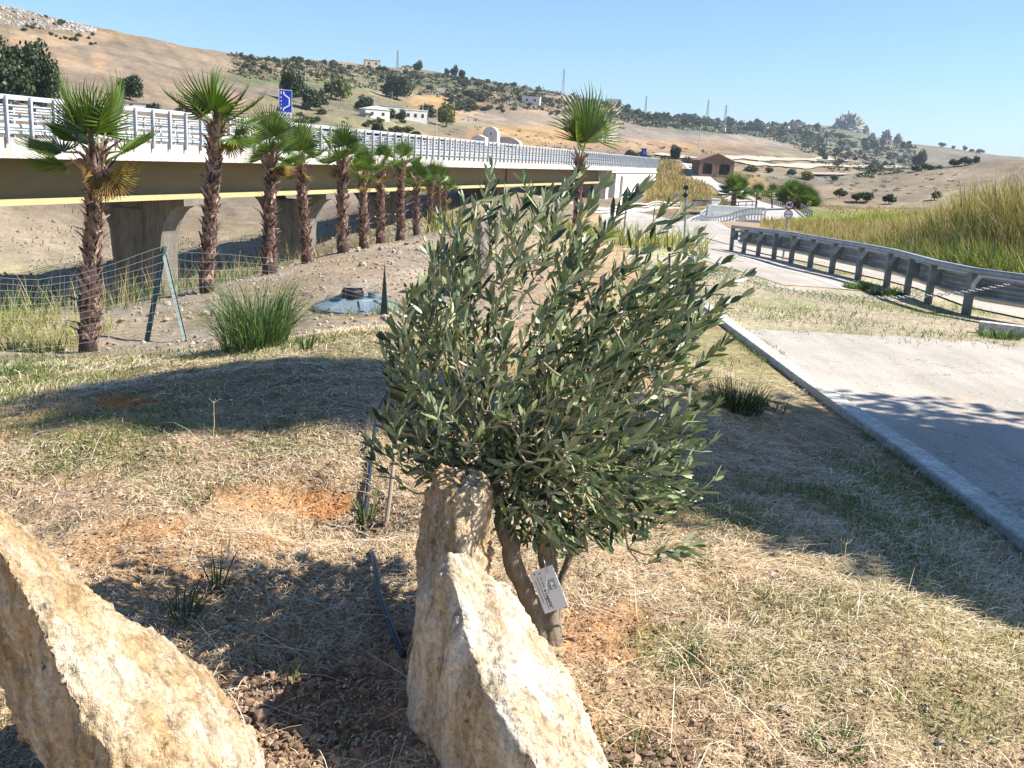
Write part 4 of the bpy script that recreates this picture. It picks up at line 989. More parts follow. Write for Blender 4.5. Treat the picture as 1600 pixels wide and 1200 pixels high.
# ---------------------------------------------------------------- standing stones
from mathutils import noise as mn
M_STONE = None
def stone_mat(name, c1, c2, c3):
    m, nt, b = new_mat(name); tc = N(nt, 'ShaderNodeTexCoord').outputs['Object']
    mp = N(nt, 'ShaderNodeMapping'); mp.inputs['Scale'].default_value = (1.6, 1.6, .55); nt.links.new(tc, mp.inputs[0])
    n1 = noise_node(nt, 3.2, 6, .65, mp.outputs[0], .6); n2 = noise_node(nt, 14, 6, .7, mp.outputs[0], .4); n3 = noise_node(nt, 60, 4, .7, tc)
    col = mixc(nt, c1, c2, ramp(nt, n1.outputs['Fac'], [(.38, 0), (.6, 1)]).outputs[0])
    col = mixc(nt, col, c3, ramp(nt, n2.outputs['Fac'], [(.52, 0), (.7, .75)]).outputs[0])
    col = mixc(nt, col, ramp(nt, n3.outputs['Fac'], [(.3, .68), (.7, 1.22)]).outputs[0], 1.0, 'MULTIPLY')
    vo = N(nt, 'ShaderNodeTexVoronoi'); vo.inputs['Scale'].default_value = 22; nt.links.new(mp.outputs[0], vo.inputs['Vector'])
    mp2 = N(nt, 'ShaderNodeMapping'); mp2.inputs['Scale'].default_value = (7, 7, .9); nt.links.new(tc, mp2.inputs[0]); n5 = noise_node(nt, 4, 5, .7, mp2.outputs[0], .8)
    col = mixc(nt, col, ramp(nt, n5.outputs['Fac'], [(.34, .55), (.5, 1.0), (.7, 1.12)]).outputs[0], 1.0, 'MULTIPLY')
    n6 = noise_node(nt, 26, 3, .6, tc, 1.5); col = mixc(nt, col, ramp(nt, n6.outputs['Fac'], [(.28, .35), (.38, 1.0)]).outputs[0], 1.0, 'MULTIPLY')
    nt.links.new(col, b.inputs['Base Color']); b.inputs['Roughness'].default_value = .9; b.inputs['Specular IOR Level'].default_value = .2
    ad = N(nt, 'ShaderNodeMath', operation='MULTIPLY_ADD'); nt.links.new(n2.outputs['Fac'], ad.inputs[0]); ad.inputs[1].default_value = 2.4; nt.links.new(n3.outputs['Fac'], ad.inputs[2])
    ad2 = N(nt, 'ShaderNodeMath', operation='MULTIPLY_ADD'); nt.links.new(vo.outputs['Distance'], ad2.inputs[0]); ad2.inputs[1].default_value = .7; nt.links.new(ad.outputs[0], ad2.inputs[2]); ad3 = N(nt, 'ShaderNodeMath', operation='MULTIPLY_ADD'); nt.links.new(n5.outputs['Fac'], ad3.inputs[0]); ad3.inputs[1].default_value = 2.2; nt.links.new(ad2.outputs[0], ad3.inputs[2]); ad2 = ad3
    bp = N(nt, 'ShaderNodeBump'); bp.inputs['Strength'].default_value = .8; bp.inputs['Distance'].default_value = .014
    nt.links.new(ad2.outputs[0], bp.inputs['Height']); nt.links.new(bp.outputs[0], b.inputs['Normal']); return m
M_STONE = stone_mat('ochre_limestone', (.44, .30, .155), (.60, .52, .40), (.26, .155, .075))
M_STONE1 = stone_mat('pale_limestone', (.52, .41, .27), (.68, .63, .54), (.33, .22, .12))
M_STONE2 = stone_mat('grey_brown_stone', (.23, .18, .14), (.34, .31, .28), (.15, .11, .08))
M_STONE3 = stone_mat('pale_rock', (.50, .46, .40), (.40, .37, .33), (.26, .24, .20))
def cr(p0, p1, p2, p3, t):
    return .5 * ((2 * p1) + (p2 - p0) * t + (2 * p0 - 5 * p1 + 4 * p2 - p3) * t * t + (3 * p1 - p0 - 3 * p2 + p3) * t ** 3)
def stone(name, rows, label, mat, amp=.02, nr=20, nc=26, sharp=.5, freq=5, group=None, cat='standing stone', strat=0.0):
    A = [[np.array(P(*c)) if not isinstance(c, Vector) else np.array(c) for c in r] for r in rows]; n = len(A); mcols = len(A[0])
    grid = []
    for i in range(n - 1):
        for a in range(nr):
            t = a / nr; row = []
            for k in range(mcols):
                q = [A[min(max(i + o, 0), n - 1)][k] for o in (-1, 0, 1, 2)]; row.append((1 - sharp) * cr(*q, t) + sharp * (q[1] * (1 - t) + q[2] * t))
            grid.append(row)
    grid.append(A[-1])
    full = []
    for row in grid:
        out = []
        for k in range(mcols):
            q = [row[(k + o) % mcols] for o in (-1, 0, 1, 2)]
            for a in range(nc):
                t = a / nc; out.append((1 - sharp) * cr(*q, t) + sharp * (q[1] * (1 - t) + q[2] * t))
        full.append(out)
    V = np.array(full); nR, nC = V.shape[:2]
    du = np.roll(V, -1, 1) - np.roll(V, 1, 1); dv = np.gradient(V, axis=0); nn = np.cross(du, dv); nn /= np.linalg.norm(nn, axis=2)[:, :, None] + 1e-9
    cen = V.mean(1, keepdims=True)
    if (nn * (V - cen)).sum() < 0: nn = -nn
    D = np.zeros((nR, nC))
    for i in range(nR):
        for j in range(nC):
            p = Vector(V[i, j]); q = Vector((p.x * freq, p.y * freq, p.z * freq * .55))
            r = mn.ridged_multi_fractal(q, .9, 2.1, 5, 1.0, 2.0, noise_basis='PERLIN_ORIGINAL') * .5 - .5
            f = mn.fractal(q * 2.3, .8, 2.2, 5, noise_basis='PERLIN_ORIGINAL'); g2 = mn.fractal(q * 9, .7, 2.1, 4, noise_basis='PERLIN_ORIGINAL')
            st_q = abs(((p.x * 3.1 + p.z * .9 + .12 * f) * 2.3) % 1 - .5); fc = mn.cell(Vector((p.x * freq * 1.3, p.y * freq * 1.3, p.z * freq * .5 + .3 * f)))
            D[i, j] = amp * (r * 1.0 + f * .8 + .34 * g2 + .35 * (fc - .5) + .5 * min(st_q * 3, 1) - .5)
            if strat: D[i, j] += strat * amp * abs(math.sin((p.x * 1.2 + p.y * .4 + .25 * mn.noise(q)) * 38)) 
    V = V + nn * D[:, :, None]
    idx = np.arange(nR * nC).reshape(nR, nC); q = np.stack([idx[:-1], np.roll(idx, -1, 1)[:-1], np.roll(idx, -1, 1)[1:], idx[1:]], -1).reshape(-1, 4)
    vs = V.reshape(-1, 3); base = vs.mean(0); vs = vs - base
    top = np.array([V[0].mean(0) - base]); bot = np.array([V[-1].mean(0) - base]); m_ = len(vs); vs = np.vstack([vs, top, bot])
    t1 = np.stack([np.full(nC, m_), np.roll(idx[0], -1), idx[0]], -1); t2 = np.stack([np.full(nC, m_ + 1), idx[-1], np.roll(idx[-1], -1)], -1)
    o = np_obj(name, vs, [q, t1, t2], mat, smooth=True); o.location = base
    return tag(o, label, cat, group)
stone('standing_stone', [
    [(686, 874, 2.50), (702, 866, 2.44), (728, 864, 2.50), (748, 872, 2.60), (715, 864, 2.64)],
    [(664, 910, 2.53), (708, 905, 2.38), (752, 895, 2.50), (788, 918, 2.62), (722, 885, 2.74)],
    [(642, 985, 2.52), (732, 1000, 2.26), (800, 975, 2.42), (842, 984, 2.58), (740, 950, 2.82)],
    [(632, 1060, 2.52), (762, 1085, 2.15), (850, 1050, 2.34), (886, 1050, 2.54), (740, 1000, 2.90)],
    [(638, 1150, 2.5), (812, 1165, 2.05), (880, 1135, 2.24), (926, 1140, 2.46), (760, 1060, 2.92)],
    [(655, 1260, 2.46), (872, 1260, 1.98), (930, 1250, 2.12), (958, 1225, 2.36), (780, 1130, 2.92)],
    [(665, 1400, 2.2), (900, 1400, 1.9), (960, 1380, 2.05), (985, 1330, 2.3), (790, 1200, 2.9)]],
    'large wedge-shaped ochre stone in the front centre, pale lit face turned right', M_STONE1, .022, 26, 30, .45, 4.5, 'standing stones', strat=.0)
stone('standing_stone', [
    [(668, 738, 2.80), (690, 728, 2.78), (735, 726, 2.80), (758, 736, 2.86), (715, 724, 2.90)],
    [(657, 768, 2.80), (686, 762, 2.69), (742, 760, 2.71), (768, 764, 2.86), (720, 750, 2.99)],
    [(655, 850, 2.79), (684, 855, 2.66), (738, 848, 2.66), (767, 842, 2.82), (722, 830, 3.03)],
    [(650, 920, 2.77), (682, 930, 2.64), (740, 925, 2.64), (770, 910, 2.80), (722, 890, 3.05)],
    [(642, 990, 2.75), (680, 1010, 2.61), (745, 1005, 2.61), (778, 980, 2.77), (722, 950, 3.05)],
    [(634, 1100, 2.67), (680, 1130, 2.53), (745, 1125, 2.53), (785, 1090, 2.72), (722, 1040, 3.07)]],
    'upright pitted ochre stone directly behind the wedge-shaped stone, under the olive crown', M_STONE, .024, 26, 26, .3, 6, 'standing stones')
stone('standing_stone', [
    [(-150, 900, 2.3), (-130, 760, 2.05), (-90, 740, 2.15), (-50, 760, 2.35), (-80, 800, 2.5)],
    [(-50, 1010, 2.34), (-10, 850, 2.06), (25, 826, 2.18), (62, 842, 2.36), (20, 880, 2.52)],
    [(5, 1095, 2.34), (42, 945, 2.03), (100, 905, 2.16), (170, 940, 2.38), (100, 960, 2.58)],
    [(40, 1165, 2.32), (95, 1070, 1.98), (180, 1000, 2.12), (250, 1000, 2.38), (190, 1020, 2.58)],
    [(90, 1270, 2.26), (160, 1175, 1.92), (260, 1095, 2.06), (335, 1060, 2.34), (290, 1070, 2.52)],
    [(140, 1390, 2.2), (210, 1300, 1.86), (330, 1200, 2.0), (392, 1150, 2.26), (370, 1140, 2.42)],
    [(170, 1500, 1.85), (250, 1420, 1.8), (360, 1320, 1.92), (420, 1260, 2.2), (400, 1230, 2.4)]],
    'leaning ochre stone slab in the bottom left corner with dappled leaf shade', M_STONE, .024, 26, 28, .45, 5, 'standing stones')
stone('standing_stone', [
    [(742, 345, 16.4), (752, 340, 16.3), (764, 342, 16.4), (756, 341, 16.6)],
    [(739, 360, 16.4), (750, 360, 16.25), (769, 358, 16.4), (756, 355, 16.75)],
    [(739, 400, 16.4), (751, 402, 16.2), (771, 398, 16.4), (756, 390, 16.8)],
    [(738, 460, 16.4), (752, 464, 16.2), (772, 458, 16.4), (756, 450, 16.8)]],
    'tall narrow grey-brown stone standing alone beyond the olive, in front of the far pier', M_STONE2, .03, 14, 14, .4, 3, 'standing stones')
stone('standing_stone', [
    [(938, 432, 9.2), (950, 425, 9.1), (962, 434, 9.2), (950, 428, 9.5)],
    [(928, 470, 9.2), (946, 470, 9.0), (972, 468, 9.2), (950, 462, 9.6)],
    [(922, 520, 9.2), (948, 524, 8.95), (980, 515, 9.2), (950, 505, 9.65)],
    [(918, 590, 9.2), (948, 596, 8.9), (984, 585, 9.2), (950, 560, 9.65)]],
    'orange stone half hidden behind the upper right of the olive crown', M_STONE, .03, 14, 14, .4, 4, 'standing stones')

# ---------------------------------------------------------------- the olive tree
M_OBARK = simple('olive_bark', (.27, .22, .16), (.15, .12, .085), scale=9, rough=.9, bump=.6, bscale=30, fine=60, stretch=(1, 1, .4))
M_TWIG = simple('olive_twig', (.36, .33, .22), (.25, .22, .14), scale=10, rough=.8)
M_LT = leafmat('olive_leaf_upper', [(0, (.020, .045, .022)), (.36, (.06, .105, .045)), (.68, (.23, .29, .12)), (.97, (.46, .50, .28)), (1, (.34, .38, .05))], rough=.33, trans=.28, spec=.65)
M_LU = leafmat('olive_leaf_underside', [(0, (.20, .245, .15)), (1, (.38, .42, .28))], rough=.6, trans=.12, spec=.3)
grn = random.Random(11); npr = np.random.default_rng(3)
base_o = P(850, 1003, 2.98); base_o.z = T(base_o.x, base_o.y) - .04
olive = empty('olive_tree', base_o, 'young olive tree with two stems and a dense grey-green crown in the centre', 'olive tree')
OI = Matrix.Translation(-base_o)
def opart(o, par=None): o.parent = par or olive; o.matrix_parent_inverse = OI if par is None else Matrix(); return o
stems = [[base_o, P(838, 962, 2.98), P(812, 905, 2.96), P(795, 850, 2.96), P(782, 800, 2.98), P(770, 730, 3.0), P(760, 650, 3.02), P(765, 560, 3.05)],
         [base_o + Vector((.03, 0, 0)), P(858, 950, 3.0), P(856, 890, 3.02), P(852, 835, 3.02), P(862, 780, 3.04), P(880, 700, 3.05), P(900, 610, 3.05), P(915, 520, 3.06)],
         [base_o + Vector((.06, .03, 0)), P(872, 965, 3.06), P(880, 900, 3.08), P(905, 840, 3.1), P(950, 780, 3.12), P(990, 700, 3.12)]]
srad = [[.036, .034, .031, .031, .024, .017, .012, .007], [.034, .033, .031, .029, .021, .015, .011, .007], [.013, .012, .012, .011, .009, .006]]
for st, sr in zip(stems, srad):
    pts = []; rr = []
    for i in range(len(st) - 1):
        for a in range(4):
            t = a / 4; q = [np.array(st[min(max(i + o, 0), len(st) - 1)]) for o in (-1, 0, 1, 2)]; pts.append(Vector(cr(*q, t)) + Vector((grn.gauss(0, 1), grn.gauss(0, 1), 0)) * .003); rr.append((sr[i] * (1 - t) + sr[i + 1] * t) * grn.uniform(.93, 1.09))
    b = MB(); b.tube(pts, rr, 10); opart(b.build('stem', M_OBARK, smooth=True))
sil = [(598, 540), (622, 500), (650, 440), (690, 350), (735, 320), (775, 285), (835, 300), (900, 290), (950, 320), (1000, 320), (1050, 350), (1110, 385), (1150, 430), (1140, 480), (1100, 540), (1090, 600), (1100, 640), (1095, 700), (1100, 760), (1070, 800), (1010, 840), (940, 868), (870, 882), (820, 868), (770, 800), (720, 790), (690, 770), (640, 745), (608, 700), (600, 640), (606, 590)]
def inpoly(x, y, P_):
    c = False; j = len(P_) - 1
    for i in range(len(P_)):
        xi, yi = P_[i]; xj, yj = P_[j]
        if (yi > y) != (yj > y) and x < (xj - xi) * (y - yi) / (yj - yi) + xi: c = not c
        j = i
    return c
Cc = P(850, 690, 3.02); twigs = []
right = Vector((1, 0, 0)); upv = Vector((0, 0, 1))
tries = 0
while len(twigs) < 430:
    px, py = grn.uniform(590, 1160), grn.uniform(280, 860)
    if not inpoly(px, py, sil): continue
    if py < 470 and grn.random() > (.62 if py > 380 else .38): continue
    rr_ = min(1, math.hypot((px - 850) / 300, (py - 580) / 310)); dd_ = grn.uniform(-1, 1) * .50 * math.sqrt(max(.06, 1 - rr_ ** 2)); dd_ = max(dd_, -.10) if py > 640 and px < 860 else dd_
    tip = P(px, py, 3.02 + dd_); hf = (600 - py) / 300
    d = (tip - Cc).normalized() * .75 + upv * (.65 if py < 720 else .1) + right * (.25 + .35 * max(0, hf)) + Vector((grn.gauss(0, .22), grn.gauss(0, .22), grn.gauss(0, .18)))
    twigs.append((tip, d.normalized(), grn.uniform(.13, .30)))
for a in [(768, 262, .30, -.02), (760, 300, .2, -.1), (818, 285, .25, 0), (908, 272, .26, .3), (880, 300, .25, .2), (948, 285, .28, .5), (992, 300, .3, .5), (1010, 290, .25, .6), (688, 342, .2, -.1), (672, 390, .2, -.1), (1068, 330, .3, .7), (1092, 365, .3, .8),
          (1165, 430, .34, .9), (1160, 462, .3, 1.0), (1140, 405, .3, .9), (1130, 540, .3, .8), (1116, 636, .28, .6), (1112, 690, .25, .7), (1120, 745, .25, .8), (1086, 852, .14, 1.2), (1065, 868, .12, 1.0), (1100, 590, .25, .7),
          (600, 530, .2, -.9), (612, 505, .15, -.6), (578, 690, .2, -1.1), (590, 655, .15, -1.0), (585, 720, .15, -1.2), (1045, 318, .26, .6), (725, 318, .2, .1), (850, 310, .25, .1), (790, 318, .25, .05), (640, 460, .2, -.3), (1050, 790, .2, .8), (1075, 730, .2, .7)]:
    tip = P(a[0], a[1], 3.0 + grn.uniform(-.12, .12)); up_ = .9 if a[1] < 800 else .35
    twigs.append((tip, Vector((a[3], grn.uniform(-.15, .15), up_)).normalized(), a[2]))
for _ in range(14): twigs.append((P(grn.uniform(775, 960), grn.uniform(780, 872), grn.uniform(2.9, 3.2)), Vector((grn.gauss(.1, .6), grn.gauss(0, .4), grn.uniform(-.5, .3))).normalized(), grn.uniform(.08, .16)))
# join twigs back to the stems
nodes = []
for st in stems:
    for i in range(3, len(st)): nodes.append(st[i])
    for i in range(3, len(st) - 1): nodes.append((st[i] + st[i + 1]) / 2)
nodes = [Vector(n) for n in nodes]
order = sorted(range(len(twigs)), key=lambda k: (twigs[k][0] - twigs[k][1] * twigs[k][2] - Cc).length)
tb = MB(); leaves = []
for k in order:
    tip, d, L = twigs[k]; b0 = tip - d * L
    best = min(nodes, key=lambda n: (n - b0).length + (.6 * max(0, n.z - b0.z)))
    r = .0018 + .0028 * min(1, (best - b0).length / .3)
    mid = (best + b0) / 2 + Vector((grn.gauss(0, .012), grn.gauss(0, .012), -.012))
    if (best - b0).length < .6: tb.tube([best, mid, b0], [r * 1.5, r * 1.15, r], 5, cap=False)
    bend = Vector((grn.gauss(0, .03), grn.gauss(0, .03), .02)) * (L / .25)
    m1 = b0.lerp(tip, .5) + bend
    tb.tube([b0, m1, tip], [.0024, .0018, .0009], 4, cap=False); nodes += [b0, m1]
    nL = int(L / .0125)
    sd = d.orthogonal().normalized(); ph = grn.uniform(0, 6.28)
    for j in range(nL):
        t = (j + .6) / nL; c = (b0.lerp(m1, t * 2) if t < .5 else m1.lerp(tip, t * 2 - 1)); ax = ((m1 - b0) if t < .5 else (tip - m1)).normalized()
        if grn.random() < .14: continue
        s1 = sd.copy(); s1.rotate(Matrix.Rotation(ph + (j // 2) * 1.57 + (j % 2) * math.pi + grn.gauss(0, .3), 3, d)); s1 = (s1 - ax * s1.dot(ax)).normalized()
        sp_ = grn.uniform(.45, 1.05) * (1 - .45 * t); la = (ax * math.cos(sp_) + s1 * math.sin(sp_) + Vector((0, 0, grn.gauss(0, .12)))).normalized()
        ll = grn.uniform(.034, .078) * (.75 + .35 * math.sin(t * math.pi)) ; leaves.append((c, la, s1.cross(la) , ll, grn.uniform(.0058, .0092)))
    for j in range(2):
        la = (d + Vector((grn.gauss(0, .25), grn.gauss(0, .25), grn.gauss(0, .2)))).normalized(); leaves.append((tip, la, la.orthogonal(), grn.uniform(.03, .05), .005))
opart(tb.build('twigs', M_TWIG, smooth=True))
nl = len(leaves); C_ = np.array([l[0] for l in leaves]); A_ = np.array([l[1] for l in leaves]); S_ = np.array([l[2] for l in leaves]); LL = np.array([l[3] for l in leaves])[:, None]; WW = np.array([l[4] for l in leaves])[:, None]
S_ = S_ + npr.normal(size=S_.shape) * .45; S_ -= A_ * (S_ * A_).sum(1)[:, None]; S_ /= np.linalg.norm(S_, axis=1)[:, None]; Nn = np.cross(A_, S_); fl = np.where(Nn[:, 2] < 0, -1.0, 1.0)[:, None]; Nn *= fl; S_ *= fl
prof = [(0.0, .10), (.28, .78), (.58, 1.0), (.84, .62), (1.0, .0)]; curl = npr.uniform(-.10, .16, (nl, 1))
rowsT = []
for t, w in prof:
    c = C_ + A_ * LL * t - Nn * (curl * LL * t * t); rowsT.append((c - S_ * WW * w + Nn * WW * .22 * w, c, c + S_ * WW * w + Nn * WW * .22 * w))
top = np.stack([x for r in rowsT for x in r], 1)        # (nl,15,3)
bot = top - Nn[:, None, :] * .0006
q = []
for r_ in range(4):
    for a in (0, 1): q.append([r_ * 3 + a, r_ * 3 + a + 1, r_ * 3 + a + 4, r_ * 3 + a + 3])
q = np.array(q); ix = (np.arange(nl) * 15)[:, None, None]
qt = (ix + q[None]).reshape(-1, 4); qb = (ix + q[None, :, ::-1]).reshape(-1, 4) + nl * 15
vs = np.concatenate([top.reshape(-1, 3), bot.reshape(-1, 3)])
lf = np_obj('leaves', vs, [qt, qb], [M_LT, M_LU], midx=np.concatenate([np.zeros(len(qt)), np.ones(len(qb))]), smooth=True); opart(lf); tag(lf, kind='stuff')
# the plant tag hanging on its white string
ctr = P(857, 921, 2.84)
Xa = (CR * .38 - CU * .925).normalized(); Ya = (CR * .92 + CU * .39).normalized(); Za = Xa.cross(Ya).normalized()
tilt = Matrix.Rotation(R(-20), 3, CU); Xa, Ya, Za = tilt @ Xa, tilt @ Ya, tilt @ Za
TM = Matrix((Xa, Ya, Za)).transposed().to_4x4(); TM.translation = ctr
tg = empty('plant_tag', ctr, 'rectangular grey-white plant tag with printed lines hanging from the olive stem on a string', 'tag'); tg.matrix_world = TM
M_TAG = flat('tag_card', (.64, .64, .68), .35); M_INK = flat('tag_ink', (.03, .03, .04), .5); M_LOGO = flat('tag_logo_grey', (.30, .36, .42), .5)
tw_, th_ = .138, .082
b = MB(); b.box((0, 0, 0), (tw_, th_, .0012)); o = b.build('card', M_TAG); o.parent = tg
b = MB(); b.box((0, th_ / 2 + .0006, 0), (tw_, .0014, .003)); o = b.build('edge', M_SW); o.parent = tg  # whiter strip: the sunlit edge of the card put into the colour
def tx(s, size, x, y, bold=0): 
    o = text_obj(s, size, M_INK, None, Matrix.Identity(4), bold=bold, align='LEFT', lift=.0004); o.parent = tg; o.matrix_local = Matrix.Translation((x, y, .0010)); return o
tx('V', .013, -.060, -.010, .0003); tx('e Legalità”', .0155, -.004, -.011, .0003); tx('A', .011, -.063, -.027, .0003)
g3 = random.Random(4)
b = MB()
for (x0, x1, y, hgt) in [(-.046, -.012, -.0105, .0035), (-.048, .062, -.0215, .003), (-.040, .040, -.0315, .003), (-.030, .004, .0035, .0022), (-.022, .010, -.001, .0018)]:
    x = x0
    while x < x1:
        w = g3.uniform(.0012, .0032); b.box((x, y, .0009), (w, hgt * g3.uniform(.6, 1), .0004)); x += w + .0009
o = b.build('small_print', M_INK); o.parent = tg; tag(o, kind='stuff')
b = MB(); b.box((-.012, .021, .0009), (.034, .019, .0004)); o = b.build('logo', M_LOGO); o.parent = tg
b = MB(); b.add([(-.022, .014, .0014), (-.006, .014, .0014), (-.014, .027, .0014)], [(0, 1, 2)]); b.add([(-.004, .014, .0014), (.003, .014, .0014), (.0, .024, .0014)], [(0, 1, 2)]); o = b.build('logo_mark', M_SW); o.parent = tg
b = MB()
for k in range(8): b.box((-.027 + k * .0043, .0085, .0009), (.003, .0042, .0004))
o = b.build('logo_lettering', M_INK); o.parent = tg; tag(o, kind='stuff')
b = MB(); b.tube([(-.062, .018, .004), (-.045, .020, .008), (-.028, .008, .010), (-.012, -.002, .006), (-.006, -.002, .003)], [.0016, .0016, .0016, .0022, .0032], 6); b.tube([(-.062, .018, .004), (-.075, .022, .006), (-.1, .012, -.03)], .0014, 5); o = b.build('string', M_SW, smooth=True); o.parent = tg

# ---------------------------------------------------------------- straw, grass and weeds on the near ground
def cover(n, d0, d1, a0=-.62, a1=.62, pw=1.0):
    d = np.exp(rng.uniform(math.log(d0), math.log(d1), n)); a = rng.uniform(a0, a1, n); x, y = np.sin(a) * d, np.cos(a) * d; return x, y, d
def pxm(x, y, z, cx, cy, rx, ry): 
    px, py, f = pix(x, y, z); return np.exp(-(((px - cx) / rx) ** 2 + ((py - cy) / ry) ** 2) ** 2)
x, y, d = cover(150000, 1.7, 11); keep = (x < kerb_x(y) - .1); x, y, d = x[keep], y[keep], d[keep]; z = terr(x, y)
bare = np.zeros_like(x)
for c in [(505, 788, 75, 36), (195, 628, 52, 14), (470, 1110, 190, 100), (1010, 1180, 90, 45), (960, 990, 70, 40), (400, 775, 110, 24), (240, 822, 55, 18)]: bare = np.maximum(bare, pxm(x, y, z, *c))
dens = np.clip(.48 + 2.2 * fbm(x * 1.1, y * 1.1, 4, 12), .12, 1) * (1 - .88 * bare) * np.where(x > .4, .72, 1)
k = rng.uniform(0, 1, len(x)) < dens; x, y, z, d = x[k], y[k], z[k], d[k]; n = len(x)
ang = 2.6 * fbm(x * .7, y * .7, 3, 14) + rng.normal(0, .9, n) + .2
tag(blades('dry_straw', np.stack([x, y, z + .003], 1), rng.uniform(.02, .10, n) * np.clip(d / 3.5, .75, 2), rng.uniform(.0009, .0023, n) * np.clip(d / 3, 1, 4), ang, np.full(n, .995), M_STRAW, flat_=True, midz=rng.uniform(.001, .016, n)), kind='stuff')
x, y, d = cover(600, 1.8, 9); keep = (x < kerb_x(y) - .2); x, y, d = x[keep], y[keep], d[keep]; z = terr(x, y); n = len(x)
tag(blades('loose_stalks', np.stack([x, y, z + .006], 1), rng.uniform(.12, .34, n), rng.uniform(.0016, .0032, n), rng.uniform(0, 6.28, n), np.full(n, .985), M_STRAW, flat_=True, midz=rng.uniform(.0, .045, n)), kind='stuff')
# upright short grass in patches
x, y, d = cover(190000, 1.8, 12.5); keep = (x < kerb_x(y) - .08); x, y, d = x[keep], y[keep], d[keep]; z = terr(x, y)
g = np.clip(fbm(x * .8, y * .8, 4, 33) * 2.2 - .12, 0, 1) * .7
for c in [(1330, 860, 330, 120), (1350, 1080, 330, 120), (1480, 760, 150, 90), (150, 690, 260, 60), (1050, 1010, 90, 40), (60, 600, 200, 50), (420, 680, 240, 40), (300, 760, 120, 25), (1230, 940, 160, 60), (1040, 1160, 60, 40), (750, 700, 200, 60), (1000, 780, 150, 50)]: g = np.maximum(g, pxm(x, y, z, *c) * (.85 + 1.9 * fbm(x * 1.9, y * 1.9, 3, 35)))
for c in [(505, 788, 90, 45), (470, 1110, 190, 100), (195, 628, 50, 16)]: g = g * (1 - pxm(x, y, z, *c))
k = rng.uniform(0, 1, len(x)) < g; x, y, z, d = x[k], y[k], z[k], d[k]; n = len(x)
tag(blades('short_grass', np.stack([x, y, z], 1), rng.uniform(.015, .05, n) * np.clip(d / 4, .8, 1.7), rng.uniform(.0016, .0034, n) * np.clip(d / 3, 1, 3.2), rng.uniform(0, 6.28, n), rng.uniform(.2, .85, n), M_GRASS, droop=.15), kind='stuff')
# grass beyond the lay-by
x = rng.uniform(2.5, 9.5, 30000); y = rng.uniform(13.3, 30, 30000); z = terr(x, y); lay = seg_dist(x, y, LAY) > np.where(y < 26, 1.3, 2.4); rr2 = seg_dist(x, y, RAIL_EXT); k = (x > kerb_x(y) - .4) & lay & (x < 9.2) & (rng.uniform(0, 1, len(x)) < np.clip(.45 + 1.6 * fbm(x * .9, y * .9, 4, 62), .08, 1)); x, y, z = x[k], y[k], z[k]; n = len(x)
tag(blades('verge_grass', np.stack([x, y, z], 1), rng.uniform(.04, .14, n), rng.uniform(.006, .014, n), rng.uniform(0, 6.28, n), rng.uniform(.3, .95, n), M_GRASS, droop=.1), kind='stuff')
# single weeds and tufts
def tuft(name, px, py, n, h, w, spread, mat, label, cat='plant', lean=(.15, .8), rad=.05, droop=.15, group=None, pos=None, seg=4):
    c = pos or GT(px, py); a = rng.uniform(0, 2 * np.pi, n); r = rad * np.sqrt(rng.uniform(0, 1, n)); xx, yy = c.x + np.cos(a) * r, c.y + np.sin(a) * r
    zz = terr(xx, yy) - .01 if pos is None else np.full(n, c.z)
    hh = rng.uniform(.45, 1.0, n) * h
    o = blades(name, np.stack([xx - c.x, yy - c.y, zz - c.z], 1), hh, w * rng.uniform(.6, 1.1, n), a + rng.normal(0, .5, n), rng.uniform(lean[0], lean[1], n) * spread, mat, droop=droop, seg=seg); o.location = c
    return tag(o, label, cat, group)
tuft('grass_clump', 400, 543, 560, 1.12, .011, .8, M_FGRASS, 'big arching green grass clump left of the tank cover', 'grass clump', (.1, .97), .30, .30)
tuft('dry_grass_clump', 400, 540, 420, 1.0, .009, 1, M_DGRASS, 'dark thin-stemmed grass at the left foot of the big green clump', 'grass clump', (.3, .95), .2, .2)
tuft('grass_clump', 478, 548, 40, .26, .012, .8, M_FGRASS, 'small pale tuft on the crest right of the big green clump', 'grass clump')
tuft('spiky_plant', 285, 962, 46, .21, .007, .9, M_DGRASS, 'dark spiky grass plant in the shade right of the leaning stone', 'plant', (.1, .75), .05, .1)
tuft('spiky_plant', 338, 925, 12, .26, .009, .7, M_DGRASS, 'few dark pointed blades rising from the edge of the stone shadow', 'plant', (.05, .6), .02, .0)
tuft('spiky_plant', 452, 1068, 15, .15, .008, 1, M_FGRASS, 'small green plant with narrow blades between the two front stones', 'plant', (.2, .85), .02, .1)
tuft('spiky_plant', 407, 1040, 8, .13, .007, .8, M_FGRASS, 'few upright green blades left of the small green plant', 'plant', (.1, .5), .02, .1)
tuft('spiky_plant', 574, 818, 26, .22, .011, .9, M_FGRASS, 'pointed green leaves growing beside the hose and the stick', 'plant', (.1, .8), .03, .1)
tuft('dark_shrub', 1150, 640, 520, .42, .008, 1, M_DGRASS, 'dark bushy plant in the shade between the olive and the kerb', 'plant', (.1, .9), .22, .1)
tuft('dark_shrub', 1205, 640, 120, .20, .010, 1, M_DGRASS, 'low dark twiggy plant at the right of the dark bushy one', 'plant', (.2, .95), .14, .1)
